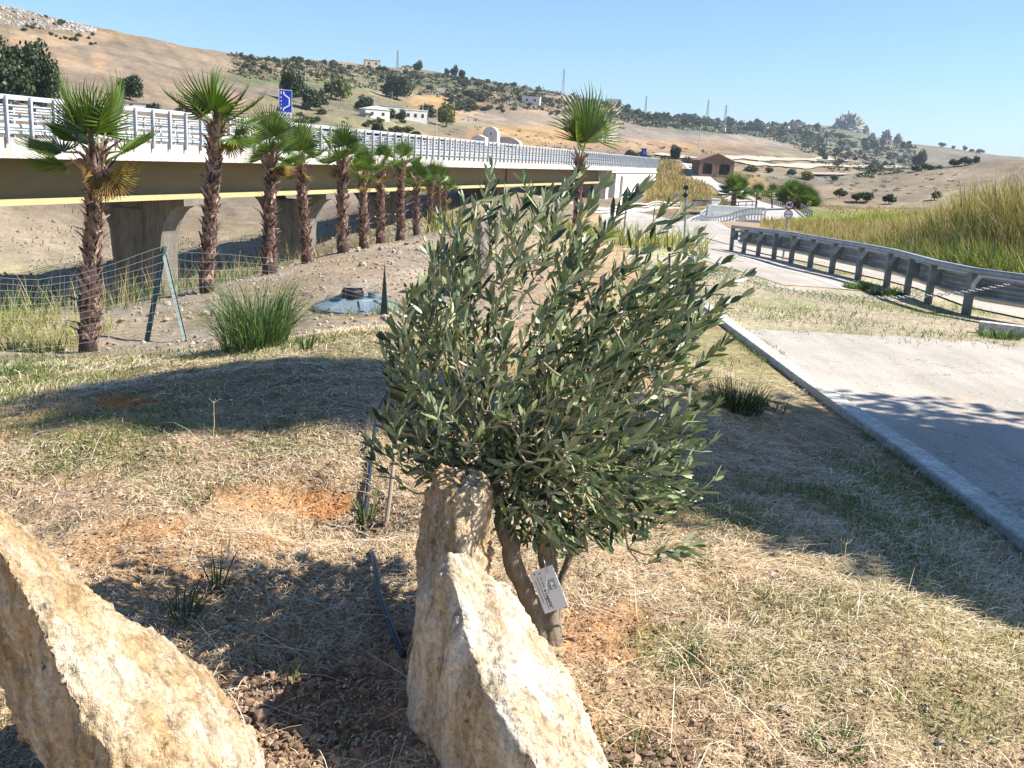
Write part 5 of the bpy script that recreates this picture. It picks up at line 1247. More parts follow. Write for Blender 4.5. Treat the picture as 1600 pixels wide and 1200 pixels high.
for i_, (a, b_, nn_, hh_, lab) in enumerate([(505, 872, 22, .05, 'tiny green herb alone on the straw above the stone shadow'), (922, 893, 26, .06, 'small dark green herb right of the olive stems'), (100, 825, 30, .06, 'small green tuft above the leaning stone'),
        (300, 788, 60, .07, 'dark green tuft among the straw at left'), (1075, 600, 60, .1, 'green tuft beside the dark bushy plant'), (1305, 1165, 70, .09, 'green tuft near the bottom edge right of centre'), (1085, 1050, 90, .07, 'low green grass patch right of the wedge stone'), (985, 1180, 70, .09, 'green tuft at the right foot of the wedge stone'),
        (15, 585, 160, .16, 'leafy green plant at the left edge'), (530, 1150, 60, .08, 'sparse grass on the dark soil between the front stones')]):
    tuft('herb', a, b_, nn_, hh_, .009, 1, M_FGRASS if i_ != 7 else M_GRASS, lab, 'plant', (.3, .95), .04 + .0006 * nn_, .1)
for a, b_, h_, lab in [(1237, 955, .27, 'thin pale dry stem with a forked head'), (332, 695, .24, 'thin forked green stem on the shaded left mound'), (1312, 895, .15, 'bent dry white stem in the right-hand shade'), (355, 880, .22, 'single thin dark stem beside the stone shadow')]:
    c = GT(a, b_); b = MB(); tp = c + Vector((.01, 0, h_)); b.tube([c, c + Vector((.012, 0, h_ * .5)), tp], [.0022, .0018, .001], 5)
    for s_ in (-1, 1, .3): b.tube([tp - Vector((0, 0, .01)), tp + Vector((s_ * .03, .01, .014))], [.001, .0006], 4)
    tag(b.build('dry_plant', M_STRAW), lab, 'plant stem')
# hose, stick, clods
b = MB(); hp = [(630, 612, .28), (612, 626, .22), (592, 652, .12), (584, 690, .06), (578, 740, .02), (571, 800, .01), (567, 842, .01), (583, 880, .03), (592, 935, .015), (612, 990, .01), (632, 1035, .0)]
pts = []
for a, c_, lift in hp:
    p = GT(a, c_ + lift * 160); p.z += .012 + lift * .9; pts.append(p)
q = []
for i in range(len(pts) - 1):
    for a in range(6):
        s_ = [np.array(pts[min(max(i + o, 0), len(pts) - 1)]) for o in (-1, 0, 1, 2)]; q.append(Vector(cr(*s_, a / 6)))
b.tube(q, .0105, 8); tag(b.build('hose', simple('hose_blue_grey', (.018, .03, .042), (.014, .024, .034), rough=.45), smooth=True), 'dark blue-grey irrigation hose looping down to the front stones', 'hose')
b = MB(); a = GT(601, 822); c = P(616, 715, math.hypot(a.x, a.y) + .03); b.tube([a - Vector((0, 0, .05)), a.lerp(c, .5) + Vector((.004, 0, 0)), c], [.012, .010, .008], 8)
tag(b.build('stick', simple('weathered_wood', (.46, .38, .30), (.34, .27, .2), scale=20, stretch=(1, 1, .1))), 'short weathered wooden stick pushed in beside the hose', 'stick')
def rock_verts(g, r):
    v = []; 
    for ph in (-.6, .5):
        for k in range(5): an = k * 1.2566 + g.uniform(-.4, .4) + ph; v.append(Vector((math.cos(an) * g.uniform(.6, 1), math.sin(an) * g.uniform(.6, 1), ph * g.uniform(.5, 1))) * r)
    v += [Vector((0, 0, -.7)) * r, Vector((g.uniform(-.3, .3), g.uniform(-.3, .3), g.uniform(.7, 1.0))) * r]
    f = [(k, (k + 1) % 5, 5 + (k + 1) % 5, 5 + k) for k in range(5)] + [(10, (k + 1) % 5, k) for k in range(5)] + [(11, 5 + k, 5 + (k + 1) % 5) for k in range(5)]
    return v, f
def scatter_rocks(name, pts, rr, mat, seed=1):
    g = random.Random(seed); b = MB()
    for (x_, y_), r in zip(pts, rr):
        v, f = rock_verts(g, r); z_ = T0(x_, y_); b.add([p + Vector((x_, y_, z_ + r * .25)) for p in v], f)
    return tag(b.build(name, mat), kind='stuff')
def batch_T(pts):
    a = np.array(pts); zz = terr(a[:, 0], a[:, 1]); D = {tuple(p): float(z_) for p, z_ in zip(pts, zz)}; return lambda x_, y_: D[(x_, y_)]
M_RUB = simple('rubble_stone', (.38, .32, .25), (.24, .195, .15), scale=9, rough=.9, island=(.55, 1.35))
M_CLOD = simple('soil_clods', (.25, .17, .115), (.15, .10, .07), scale=14, rough=.95, island=(.5, 1.6))
g = random.Random(9); pts = [(g.uniform(-7.5, 0.5), g.uniform(10.5, 30)) for _ in range(2600)]; pts = [p for p in pts if p[0] < .5 - (p[1] - 10) * -.02 and p[0] > -6.5 - (12 - p[1]) * .1]
T0 = batch_T(pts); scatter_rocks('rubble', pts, [g.uniform(.010, .042) * (1 if g.random() > .04 else 2.4) for _ in pts], M_RUB)
pts = []
for (a, c_, rx, ry, n) in [(470, 1110, 130, 75, 420), (1010, 1180, 60, 30, 120), (600, 800, 40, 30, 60), (220, 625, 30, 8, 30), (540, 785, 35, 22, 40), (590, 1010, 30, 30, 40)]:
    for _ in range(n): r_ = G(a + g.gauss(0, .6) * rx, c_ + g.gauss(0, .6) * ry, 0); pts.append((r_.x, r_.y))
T0 = batch_T(pts); scatter_rocks('soil_clods', pts, [g.uniform(.004, .016) * (1 if g.random() > .08 else 1.8) for _ in pts], M_CLOD, 3)
# grit and litter on the paved lay-by
pts = [(g.uniform(3.5, 9), g.uniform(9, 13.9)) for _ in range(260)] + [(g.uniform(3.4, 5.5), g.uniform(6, 13)) for _ in range(70)]
T0 = lambda x_, y_: drive_z(x_, y_); scatter_rocks('grit', pts, [g.uniform(.002, .008) for _ in pts], M_RUB, 5)

# ---------------------------------------------------------------- tank cover, fence, stakes
cp = GT(560, 482); M_TANK = simple('blue_grey_plastic', (.16, .22, .27), (.12, .17, .215), scale=5, rough=.5, bump=.08, bscale=60)
tk = empty('tank_cover', cp, 'octagonal blue-grey plastic tank cover with a black lid lying on the straw', 'tank cover', rz=.25)
b = MB(); sc_ = px_size(72, cp); lv = [(sc_ * 1.0, -.1), (sc_, .03), (sc_ * .93, .05), (sc_ * .45, .16), (sc_ * .42, .18), (0.01, .19)]
for (r0_, z0_), (r1_, z1_) in zip(lv[:-1], lv[1:]):
    for k in range(8):
        a0_, a1_ = k * math.pi / 4, (k + 1) * math.pi / 4; b.add([(r0_ * math.cos(a0_), r0_ * math.sin(a0_), z0_), (r0_ * math.cos(a1_), r0_ * math.sin(a1_), z0_), (r1_ * math.cos(a1_), r1_ * math.sin(a1_), z1_), (r1_ * math.cos(a0_), r1_ * math.sin(a0_), z1_)], [(0, 1, 2, 3)])
for k in range(8): a0_ = k * math.pi / 4; b.bar((sc_ * .93 * math.cos(a0_), sc_ * .93 * math.sin(a0_), .06), (sc_ * .45 * math.cos(a0_), sc_ * .45 * math.sin(a0_), .17), .05, .03)
o = b.build('cover', M_TANK); o.parent = tk
b = MB(); b.tube([(-.1, -.1, .15), (-.1, -.1, .29), (-.1, -.1, .31)], [.17, .17, .15], 20); b.bar((-.25, -.1, .32), (.05, -.1, .32), .04, .03); o = b.build('lid', M_BLACK); o.parent = tk
b = MB(); b.tube([(.22, -.05, .15), (.22, -.05, .26)], [.09, .08], 12); b.bar((.13, -.05, .265), (.31, -.05, .265), .03, .025); o = b.build('vent_cap', M_GALVP); o.parent = tk
def lpost(name, a, b_, label, w=.045):
    b = MB(); a, b_ = Vector(a), Vector(b_); b.bar(a, b_, w, .006); b.bar(a + Vector((w / 2, .02, 0)), b_ + Vector((w / 2, .02, 0)), .006, w)
    return tag(b.build(name, M_DGREEN), label, 'fence post')
f0 = GT(225, 534); f1_ = GT(291, 534); ap = P(256, 398, math.hypot(f0.x, f0.y) + .25)
br = empty('fence_post', f0, 'dark green steel corner post with a slanting brace forming a narrow tent shape', 'fence post')
for nm, a, b_ in (('post', f0, P(255, 385, math.hypot(ap.x, ap.y))), ('brace', f1_, ap)):
    b = MB(); a = Vector(a) - Vector((0, 0, .1)); b_ = Vector(b_); b.bar(a, b_, .05, .006); b.bar(a + Vector((.022, .025, 0)), b_ + Vector((.022, .025, 0)), .006, .045); o = b.build(nm, M_DGREEN); o.parent = br; o.matrix_parent_inverse = Matrix.Translation(-Vector(br.location))
g0 = GT(601, 492); b = MB(); tp = P(601, 408, math.hypot(g0.x, g0.y)); b.add([g0 + Vector((-.07, 0, -.1)), g0 + Vector((.06, -.05, -.1)), g0 + Vector((.06, .05, -.1)), tp], [(0, 1, 3), (1, 2, 3), (2, 0, 3), (0, 2, 1)])
tag(b.build('fence_post', M_DGREEN), 'dark green tapered stake standing at the right side of the tank cover', 'fence post')
# wire mesh: two runs hung from the corner post
M_WIRE = flat('galvanised_wire', (.30, .33, .35), .4, .4)
wf = empty('wire_mesh_fence', f0, 'sagging wire mesh fence running left and right from the green corner post', 'fence')
WI = Matrix.Translation(-Vector(wf.location))
def run_mesh(cols, nh, label):
    b = MB(); n = len(cols); dens = []
    for i in range(n - 1):
        L = (cols[i + 1][0] - cols[i][0]).length; m_ = max(2, int(L / .15))
        for a in range(m_): t = a / m_; dens.append((cols[i][0].lerp(cols[i + 1][0], t), cols[i][1].lerp(cols[i + 1][1], t)))
    dens.append(cols[-1])
    for k in range(nh):
        t = (k / (nh - 1)) ** .85; b.tube([lo.lerp(hi, t) + Vector((0, 0, .008 * math.sin(i * .9 + k))) for i, (lo, hi) in enumerate(dens)], .0021, 4, cap=False)
    for i, (lo, hi) in enumerate(dens): b.tube([lo, hi], .0012, 3, cap=False)
    o = b.build('mesh_panel', M_WIRE); o.parent = wf; o.matrix_parent_inverse = WI
def fp(px, yt, yb, d): return (P(px, yb, d), P(px, yt, d))
run_mesh([fp(-120, 452, 590, 10.6), fp(-50, 440, 578, 10.9), fp(0, 434, 566, 11.1), (fp(60, 436, 560, 11.4)), fp(120, 430, 552, 11.7), fp(180, 410, 545, 11.9), fp(222, 396, 538, 12.1), fp(255, 386, 532, 12.3)], 12, '')
run_mesh([fp(255, 388, 530, 12.3), fp(300, 394, 520, 12.8), fp(350, 398, 505, 13.2), fp(420, 402, 500, 13.6), fp(500, 415, 497, 13.9), fp(560, 440, 495, 14.1), fp(600, 452, 490, 14.2)], 9, '')

# reedy grass below the palms, yellow herbs at the left edge
def field(name, n, xr, yr, h, w, mats, mask=None, lean=(.1, .5), seed=0, droop=.1, sink=.03):
    x = rng.uniform(*xr, n); y = rng.uniform(*yr, n)
    if mask is not None: k = mask(x, y); x, y = x[k], y[k]
    z = terr(x, y) - sink; n = len(x)
    return tag(blades(name, np.stack([x, y, z], 1), rng.uniform(*h, n), rng.uniform(*w, n), rng.normal(2.6, 1.6, n), rng.uniform(*lean, n), mats, droop=droop), kind='stuff')
def patch(cx, cy, r): return lambda x, y: (np.hypot(x - cx, y - cy) < r * (1 + .5 * fbm(x, y, 2, 5)))
def near_path(pts, w, f=.5, s=3): return lambda x, y: (seg_dist(x, y, pts) < w) & (fbm(x * f, y * f, 3, s) > -.12)
pl1 = [(-7.2, 13.8), (-6.6, 17.5), (-6.3, 21), (-5.6, 26), (-4.2, 33)]
field('reedy_grass', 6000, (-9, -3), (12.5, 35), (.22, .62), (.008, .02), M_FGRASS, near_path(pl1, .9, .6, 8), (.1, .6))
field('dry_reedy_grass', 3500, (-9, -2), (13, 36), (.3, .9), (.008, .018), M_REED, near_path(pl1, 1.0, .7, 18), (.05, .55))
c = GT(35, 538); field('yellow_herbs', 1500, (c.x - 1.3, c.x + .7), (c.y - .6, c.y + 1.3), (.12, .36), (.008, .02), M_YEL, None, (.2, .8))
c = GT(590, 485); field('yellow_herbs', 500, (c.x - .9, c.x + 1.1), (c.y - .5, c.y + .4), (.1, .3), (.01, .02), M_YEL, None, (.2, .8))
field('yellow_shrubs', 6000, (-3, 6), (30, 62), (.4, 1.1), (.03, .07), M_YEL, lambda x, y: fbm(x * .2, y * .2, 3, 4) > .10, (.1, .6))
# green plants at the guard rail
for a, b_, n_, lab in [(1342, 452, 420, 'leafy green weed at the foot of the guard rail posts'), (1385, 462, 380, 'second leafy green weed at the guard rail, nearer the camera'), (1560, 528, 160, 'grass tuft in front of the short kerb')]:
    tuft('weed', a, b_, n_, .26, .03, 1, M_FGRASS, lab, 'plant', (.3, .95), .3, .1)
# reed bank
n = 90000; y = 14 + 42 * rng.uniform(0, 1, n) ** 1.3; x = 12.1 + 16 * rng.uniform(0, 1, n) ** 1.6 + .5 * fbm(y * .3, y * .1, 2, 6); z = terr(x, y) - .05
front = np.clip(1 - (x - 12.1) / 2.8, 0, 1); k = rng.uniform(0, 1, n) < .12 + .85 * np.clip(1 - (x - 12.1) / 3.2, 0, 1)
dk = fbm(x * .9, y * .9, 3, 41); kk0 = rng.uniform(0, 1, n) < np.clip(.75 + 2.2 * dk, .12, 1); x, y, z, front, k, n = x[kk0], y[kk0], z[kk0], front[kk0], k[kk0], int(kk0.sum())
hh = (rng.uniform(.7, 1.9, n) - front * .5) * (1 + .35 * fbm(x * .35, y * .35, 2, 43)) * (1 + .25 * fbm(x * .5, y * .5, 3, 2)) * np.interp(pix(x, y, z)[0], [1200, 1300, 1400, 1500], [.12, .30, .75, 1.05])
tag(blades('green_reeds', np.stack([x, y, z], 1)[k], hh[k] * 1.0, rng.uniform(.014, .040, k.sum()), rng.normal(3.0, 1.6, k.sum()), rng.uniform(.05, .75, k.sum()), M_REEDG, droop=.18), kind='stuff')
k = ~k; tag(blades('golden_reeds', np.stack([x, y, z], 1)[k], hh[k] * 1.1, rng.uniform(.01, .032, k.sum()), rng.normal(3.0, 1.4, k.sum()), rng.uniform(.05, .7, k.sum()), M_REED, droop=.15), kind='stuff')
# flat green and golden field between the bank and the small bridge
n = 26000; a = rng.uniform(.24, .52, n); d = np.exp(rng.uniform(math.log(44), math.log(175), n)); x, y = np.sin(a) * d, np.cos(a) * d
m1 = (seg_dist(x, y, MAIN) > 4.5) & (seg_dist(x, y, RAMP) > 5) & (seg_dist(x, y, SIDE) > 7) & (x > 13.2); x, y, d = x[m1], y[m1], d[m1]; z = terr(x, y) - .05; n = len(x); g_ = fbm(x * .04, y * .04, 3, 6) > -.02
for kk, nm, mm in ((g_, 'green_marsh_grass', M_YEL), (~g_, 'golden_marsh_grass', M_REED)):
    tag(blades(nm, np.stack([x, y, z], 1)[kk], rng.uniform(.3, .9, kk.sum()) * (1 - .4 * (d[kk] > 100)), .0007 * d[kk], rng.uniform(0, 6.28, kk.sum()), rng.uniform(.1, .5, kk.sum()), mm), kind='stuff')
# golden embankment
n = 24000; pxs = rng.uniform(1012, 1200, n); ds = rng.uniform(180, 300, n); a = np.array([math.atan2(ray(p_, 290).x, ray(p_, 290).y) for p_ in pxs]); x, y = np.sin(a) * ds, np.cos(a) * ds
m1 = (seg_dist(x, y, SIDE) > 4.5) & (seg_dist(x, y, RAMP) > 5) & (seg_dist(x, y, MAIN) > 6); x, y, ds, pxs = x[m1], y[m1], ds[m1], pxs[m1]; z = terr(x, y); kk = x < np.interp(y, [p[1] for p in SIDE], [p[0] for p in SIDE]) ; x, y, z, ds = x[kk], y[kk], z[kk] - .1, ds[kk]; n = len(x)
tag(blades('embankment_reeds', np.stack([x, y, z], 1), rng.uniform(.6, 1.6, n), rng.uniform(.12, .28, n), rng.uniform(0, 6.28, n), rng.uniform(.05, .4, n), M_REED), kind='stuff')

# the tree outside the frame on the right whose shade falls across the lay-by
M_BARK = simple('tree_bark', (.20, .16, .12), (.12, .09, .07), scale=6, rough=.9, stretch=(1, 1, .3))
M_CR1 = leafmat('dark_tree_leaves', [(0, (.012, .03, .012)), (.6, (.035, .06, .02)), (1, (.08, .10, .035))], rough=.6, trans=.1)
M_CR2 = leafmat('olive_green_leaves', [(0, (.03, .045, .02)), (.6, (.07, .085, .04)), (1, (.13, .14, .07))], rough=.6, trans=.1)
M_CR3 = leafmat('yellow_green_leaves', [(0, (.06, .08, .02)), (.6, (.13, .15, .04)), (1, (.24, .24, .07))], rough=.6, trans=.15)
M_CR4 = leafmat('dull_scrub_leaves', [(0, (.05, .06, .03)), (.6, (.10, .105, .055)), (1, (.18, .16, .09))], rough=.7, trans=.05)
st_ = empty('shade_tree', (10.0, 6.45, T(10.0, 6.45)), 'broad leafy tree standing at the right edge of the lay-by', 'tree')
b = MB(); b.tube([(0, 0, -.2), (.05, 0, 2), (0, .05, 4.2), (-.1, 0, 6.2)], [.22, .18, .14, .07], 10)
for a in range(6): b.tube([(0, 0, 2 + a * .25), (math.cos(a) * 1.1, math.sin(a) * 1.1, 3.3 + a * .25), (math.cos(a) * 1.9, math.sin(a) * 1.9, 4.2 + a * .25)], [.09, .05, .02], 6)
o = b.build('trunk', M_BARK); o.parent = st_
o = crown('crown', 5, (3.2, 3.6, 3.3), 24000, .10, M_CR2, st_, lobes=13, hollow=.2); o.location = (0, 0, 6.6)

st2 = empty('shade_tree', (13.6, 5.3, T(13.6, 5.3)), 'tall slender tree standing farther right behind the broad one', 'tree')
b = MB(); b.tube([(0, 0, -.2), (.05, 0, 5), (0, .05, 10), (-.1, 0, 15)], [.26, .2, .14, .05], 10); o = b.build('trunk', M_BARK); o.parent = st2
o = crown('crown', 6, (2.2, 1.2, 2.3), 11000, .10, M_CR2, st2, lobes=14, hollow=.2); o.location = (0, 0, 14.8)

# crumbled bark, leaf bits and crumbs among the straw
x, y, d = cover(26000, 1.8, 9); keep = (x < kerb_x(y) - .1); x, y, d = x[keep], y[keep], d[keep]; z = terr(x, y); n = len(x)
M_LIT = leafmat('leaf_litter', [(0, (.10, .06, .035)), (.5, (.26, .16, .09)), (.85, (.42, .32, .2)), (1, (.6, .52, .38))], rough=.8, trans=0)
tag(blades('leaf_litter', np.stack([x, y, z + .004], 1), rng.uniform(.006, .022, n), rng.uniform(.003, .010, n) * np.clip(d / 3, 1, 2.5), rng.uniform(0, 6.28, n), np.full(n, .98), M_LIT, flat_=True, midz=rng.uniform(0, .008, n), seg=2), kind='stuff')

g = random.Random(31); pts = []
while len(pts) < 1700:
    a = g.uniform(-.62, .0); dd_ = g.uniform(55, 125); pts.append((math.sin(a) * dd_, math.cos(a) * dd_))
T0 = batch_T(pts); scatter_rocks('riverbed_stones', pts, [g.uniform(.05, .22) * (1 if g.random() > .05 else 2) for _ in pts], M_RUB, 8)
n = 9000; a = rng.uniform(-.62, .05, n); dd_ = rng.uniform(48, 135, n); x, y = np.sin(a) * dd_, np.cos(a) * dd_; k = fbm(x * .12, y * .12, 3, 88) > .08; x, y = x[k], y[k]; z = terr(x, y); n = len(x)
tag(blades('riverbed_dry_grass', np.stack([x, y, z], 1), rng.uniform(.2, .7, n), rng.uniform(.05, .1, n), rng.uniform(0, 6.28, n), rng.uniform(.2, .9, n), M_DGRASS), kind='stuff')

# weeds in the kerb seam, pebbles in the soil
n = 5200; t = rng.uniform(0, 1, n); ky = 1.5 + 15 * t; kx_ = kerb_x(ky); side = rng.uniform(0, 1, n) < .8
x = np.where(side, kx_ - .13 - np.abs(rng.normal(0, .06, n)), kx_ + .12 + np.abs(rng.normal(0, .03, n))); k = fbm(ky * 1.7, ky * 0, 3, 5) > np.where(side, -.05, .22); x, y = x[k], ky[k]
z = np.where(x > kerb_x(y), drive_z(x, y), terr(x, y)); n = len(x)
tag(blades('kerb_weeds', np.stack([x, y, z - .005], 1), rng.uniform(.03, .11, n), rng.uniform(.003, .007, n), rng.uniform(0, 6.28, n), rng.uniform(.2, .9, n), M_GRASS, droop=.1), kind='stuff')
g = random.Random(44); pts = []
while len(pts) < 1300:
    a = g.uniform(-.6, .55); dd_ = math.exp(g.uniform(math.log(1.9), math.log(8))); p_ = (math.sin(a) * dd_, math.cos(a) * dd_)
    if p_[0] < float(kerb_x(p_[1])) - .15: pts.append(p_)
T0 = batch_T(pts); scatter_rocks('pebbles', pts, [g.uniform(.003, .011) * (1 if g.random() > .05 else 2) for _ in pts], M_RUB, 12)

# ---------------------------------------------------------------- the far hillsides: trees, houses, masts, rocks
def land(px, py, maxd=5200):
    for k in range(14):
        g = GT(px, py + k * 2)
        if math.hypot(g.x, g.y) < 2850: return g
    return GT(px, py + 30)
UT = {}
def unit_tree(key, mat, seed, n, s, shape=(1, 1, 1), lobes=9):
    c = crown('crown', seed, (shape[0], shape[1], shape[2]), n, s, mat, lobes=lobes, hollow=.45); me = c.data; bpy.data.objects.remove(c)
    b = MB(); b.tube([(0, 0, -1.3), (.03, 0, -.7), (-.02, .03, 0)], [.10, .08, .04], 6); b.tube([(0, 0, -.6), (.3, .1, 0)], [.05, .02], 5); b.tube([(0, 0, -.5), (-.3, -.1, .1)], [.05, .02], 5)
    t = b.build('trunk', M_BARK); tm = t.data; bpy.data.objects.remove(t); UT[key] = (me, tm)
unit_tree('dark', M_CR1, 1, 3400, .075, lobes=18); unit_tree('dark2', M_CR1, 2, 3400, .075, (1, 1, 1.0), 16)
unit_tree('olive', M_CR2, 3, 700, .12); unit_tree('olive2', M_CR2, 4, 700, .12, (1, 1, .8)); unit_tree('yellow', M_CR3, 5, 1100, .095, lobes=12)
unit_tree('dull', M_CR4, 6, 500, .14, (1, 1, .75)); unit_tree('darks', M_CR1, 8, 500, .14); unit_tree('scrub', M_CR4, 9, 260, .2, (1, 1, .6))
def tree(px, py, wpx, hpx, kind, label, group=None, name='tree', g=None, trunk=True):
    p = g or land(px, py); w = px_size(wpx, p) / 2; h = px_size(hpx, p)
    r = empty(name, p, label, 'tree' if name == 'tree' else 'bush', group, rz=random.Random(int(px * 7 + py)).uniform(0, 6))
    cm, tm = UT[kind]; cz_ = h * (.47 if trunk else .38); hz = h * (.60 if trunk else .60); w *= 1.12
    o = bpy.data.objects.new('crown', cm); COL.objects.link(o); o.parent = r; o.location = (0, 0, cz_); o.scale = (w, w, hz)
    if trunk: o = bpy.data.objects.new('trunk', tm); COL.objects.link(o); o.parent = r; o.scale = (w * .7, w * .7, h * .5); o.location = (0, 0, h * .55)
    return r
for a in [(8, 162, 76, 98, 'dark', 'tall dark eucalyptus at the left edge behind the viaduct, leftmost of three'), (44, 163, 66, 98, 'dark2', 'tall dark eucalyptus in the middle of the left-edge group of three'), (72, 166, 48, 84, 'dark', 'tall dark eucalyptus at the right side of the left-edge group'),
          (203, 156, 44, 38, 'dark2', 'round dark tree between the first two palms'), (236, 174, 34, 16, 'darks', 'low dark bush right of the round dark tree'), (285, 176, 24, 14, 'olive', 'small bush left of the second palm crown'),
          (456, 158, 46, 52, 'dark', 'big dark tree right behind the large blue sign'), (484, 172, 36, 36, 'dark2', 'dark tree leaning on the big one behind the blue sign'), (500, 168, 30, 30, 'olive', 'dull green tree between dark tree and yellowish tree'),
          (533, 158, 40, 50, 'yellow', 'yellowish green tree above the farm buildings'), (514, 150, 20, 26, 'dull', 'brown-green tree at the left of the yellowish tree'), (568, 175, 30, 26, 'dark', 'round green tree just left of the white farm shed'),
          (620, 156, 46, 42, 'dark', 'broad dark tree high on the slope above the farm'), (606, 152, 24, 26, 'darks', 'dark tree at the left foot of the broad one above the farm'), (609, 186, 22, 20, 'darks', 'dark bush between the two farm sheds'), (627, 187, 20, 16, 'dark', 'dark bush left of the pale farmhouse'),
          (668, 188, 34, 28, 'darks', 'dark trees right of the pale farmhouse'), (697, 198, 34, 48, 'yellow', 'bright green tree by the track right of the farmhouse'), (590, 218, 26, 30, 'dark', 'dark palm-like tree behind the viaduct railing below the farm'),
          (653, 112, 18, 17, 'dark', 'round dark tree alone on the skyline'), (698, 114, 10, 12, 'darks', 'small pointed skyline tree, left of the pair'), (710, 118, 14, 18, 'dark', 'left tree of the tall pair on the skyline'), (722, 121, 14, 16, 'dark2', 'right tree of the tall pair on the skyline'),
          (740, 158, 14, 16, 'darks', 'dark tree in the little row at mid slope, left'), (751, 159, 14, 16, 'darks', 'dark tree in the little row at mid slope, right'), (985, 246, 22, 14, 'darks', 'bush just above the far end of the viaduct'), (1000, 248, 40, 14, 'olive', 'wide grey-green bush near the small blue sign'),
          (1055, 252, 20, 26, 'dark2', 'dark upright tree left of the tall white pole'), (1040, 252, 22, 12, 'darks', 'dark bush at the left foot of the upright tree'), (1075, 255, 26, 12, 'olive', 'low bush between upright tree and brown house'),
          (1174, 268, 26, 12, 'olive', 'grey bush right of the brown house'), (1202, 270, 16, 11, 'darks', 'round bush on the dry field right of the brown house'), (1236, 274, 16, 12, 'darks', 'dark round bush left of the yellow one'), (1262, 281, 26, 20, 'yellow', 'bright yellow-green round bush on the dry field'),
          (1302, 283, 16, 14, 'dull', 'brown bare bush right of the yellow one'), (1436, 262, 24, 28, 'dark', 'tall dark tree behind the ploughed field'), (1432, 268, 20, 12, 'darks', 'bush at the foot of the tall tree behind the ploughed field'), (1448, 266, 26, 12, 'darks', 'dark bushes right of the tall tree behind the field'), (1468, 264, 12, 7, 'darks', 'small bush in line behind the field'),
          (1490, 260, 20, 12, 'darks', 'left tree of the grove on the field crest'), (1508, 258, 26, 14, 'darks', 'right tree of the grove on the field crest'), (1524, 256, 12, 13, 'dark', 'small tree at the right end of the field crest grove'),
          (1472, 228, 14, 8, 'darks', 'flat pine on the far right ridge, first'), (1489, 229, 8, 6, 'darks', 'tiny flat pine on the far right ridge, second'), (1507, 230, 8, 9, 'darks', 'upright pine on the far right ridge, third'), (1518, 232, 10, 6, 'darks', 'low pine on the far right ridge, fourth'), (1531, 236, 16, 8, 'darks', 'widest flat pine on the far right ridge, last'),
          (1312, 309, 23, 16, 'darks', 'small round orchard tree, first of the row in the valley'), (1338, 315, 22, 16, 'darks', 'second orchard tree in the valley, touching the third'), (1355, 316, 26, 18, 'darks', 'third and widest orchard tree in the valley'), (1389, 319, 25, 18, 'darks', 'fourth orchard tree in the valley, standing apart'), (1460, 313, 23, 18, 'dull', 'brownish orchard tree at the right end of the row')]:
    tree(a[0], a[1], a[2], a[3], a[4], a[5], name='bush' if 'bush' in a[5] else 'tree', trunk='bush' not in a[5])
g = random.Random(21)
def skyl(px):          # skyline row of the built terrain
    xs = [0, 150, 300, 400, 500, 560, 600, 700, 850, 950, 1000, 1150, 1250, 1400, 1480, 1560, 1600]; ys = [5, 45, 75, 90, 96, 103, 108, 118, 140, 160, 176, 188, 193, 226, 234, 248, 252]
    return float(np.interp(px, xs, ys))
LMK = [(60, 20, 'the white boulders'), (445, 150, 'the blue sign'), (533, 140, 'the yellowish tree'), (582, 100, 'the flat-roofed skyline house'), (620, 140, 'the broad dark tree'), (653, 105, 'the round skyline tree'), (590, 180, 'the white farm shed'), (649, 182, 'the porched farmhouse'), (697, 180, 'the bright green tree'), (716, 112, 'the tall skyline pair'), (765, 212, 'the rounded-gable building'), (829, 158, 'the white flat-roofed house'), (879, 130, 'the lone pylon'), (955, 155, 'the white cube house'), (1008, 160, 'the pylon by the cube house'), (1104, 180, 'the left twin pylon'), (1131, 185, 'the right twin pylon'), (1118, 258, 'the brown farmhouse'), (1246, 195, 'the pink house'), (1322, 195, 'the highest crag'), (1384, 215, 'the rounded crags'), (1436, 250, 'the tall tree behind the field')]
TONE = dict(olive='grey-green', olive2='grey-green', darks='dark', dull='brownish', scrub='dusty')
def spot(px, py, s, kind, noun):
    q = sorted(LMK, key=lambda l: math.hypot(l[0] - px, (l[1] - py) * 1.5))[0]; dx, dy = px - q[0], py - q[1]
    h = ('far ' if abs(dx) > 60 else 'just ' if abs(dx) < 22 else '') + ('left of' if dx < 0 else 'right of'); v = '' if abs(dy) < 7 else (' and below' if dy > 0 else ' and above')
    return ('tiny' if s < 7 else 'small' if s < 10 else 'larger') + ' ' + TONE[kind] + ' ' + noun.split()[-1] + ' ' + (h.replace(' of', ' of') if not v else h.replace(' of', '') + v) + ' ' + q[2]
cnt = 0
for k in range(150):
    px = g.uniform(375, 965); py = skyl(px) + 2 + g.random() ** 1.6 * 24; s_ = g.uniform(5, 11)
    kd = g.choice(['olive', 'olive2', 'darks', 'olive']); tree(px, py, s_ * 1.3, s_, kd, spot(px, py, s_, kd, 'ridge tree'), 'ridge olive trees', name='olive_tree', trunk=False)
for k in range(150):
    px = g.uniform(965, 1420); lo = skyl(px) + 1; py = lo + g.random() ** 1.1 * (14 + 44 * math.exp(-((px - 1330) / 90) ** 2)); s_ = g.uniform(6, 13)
    kd = g.choice(['olive', 'darks', 'darks', 'olive2']); tree(px, py, s_ * 1.2, s_, kd, spot(px, py, s_, kd, 'hill tree'), 'hill village trees', trunk=False)
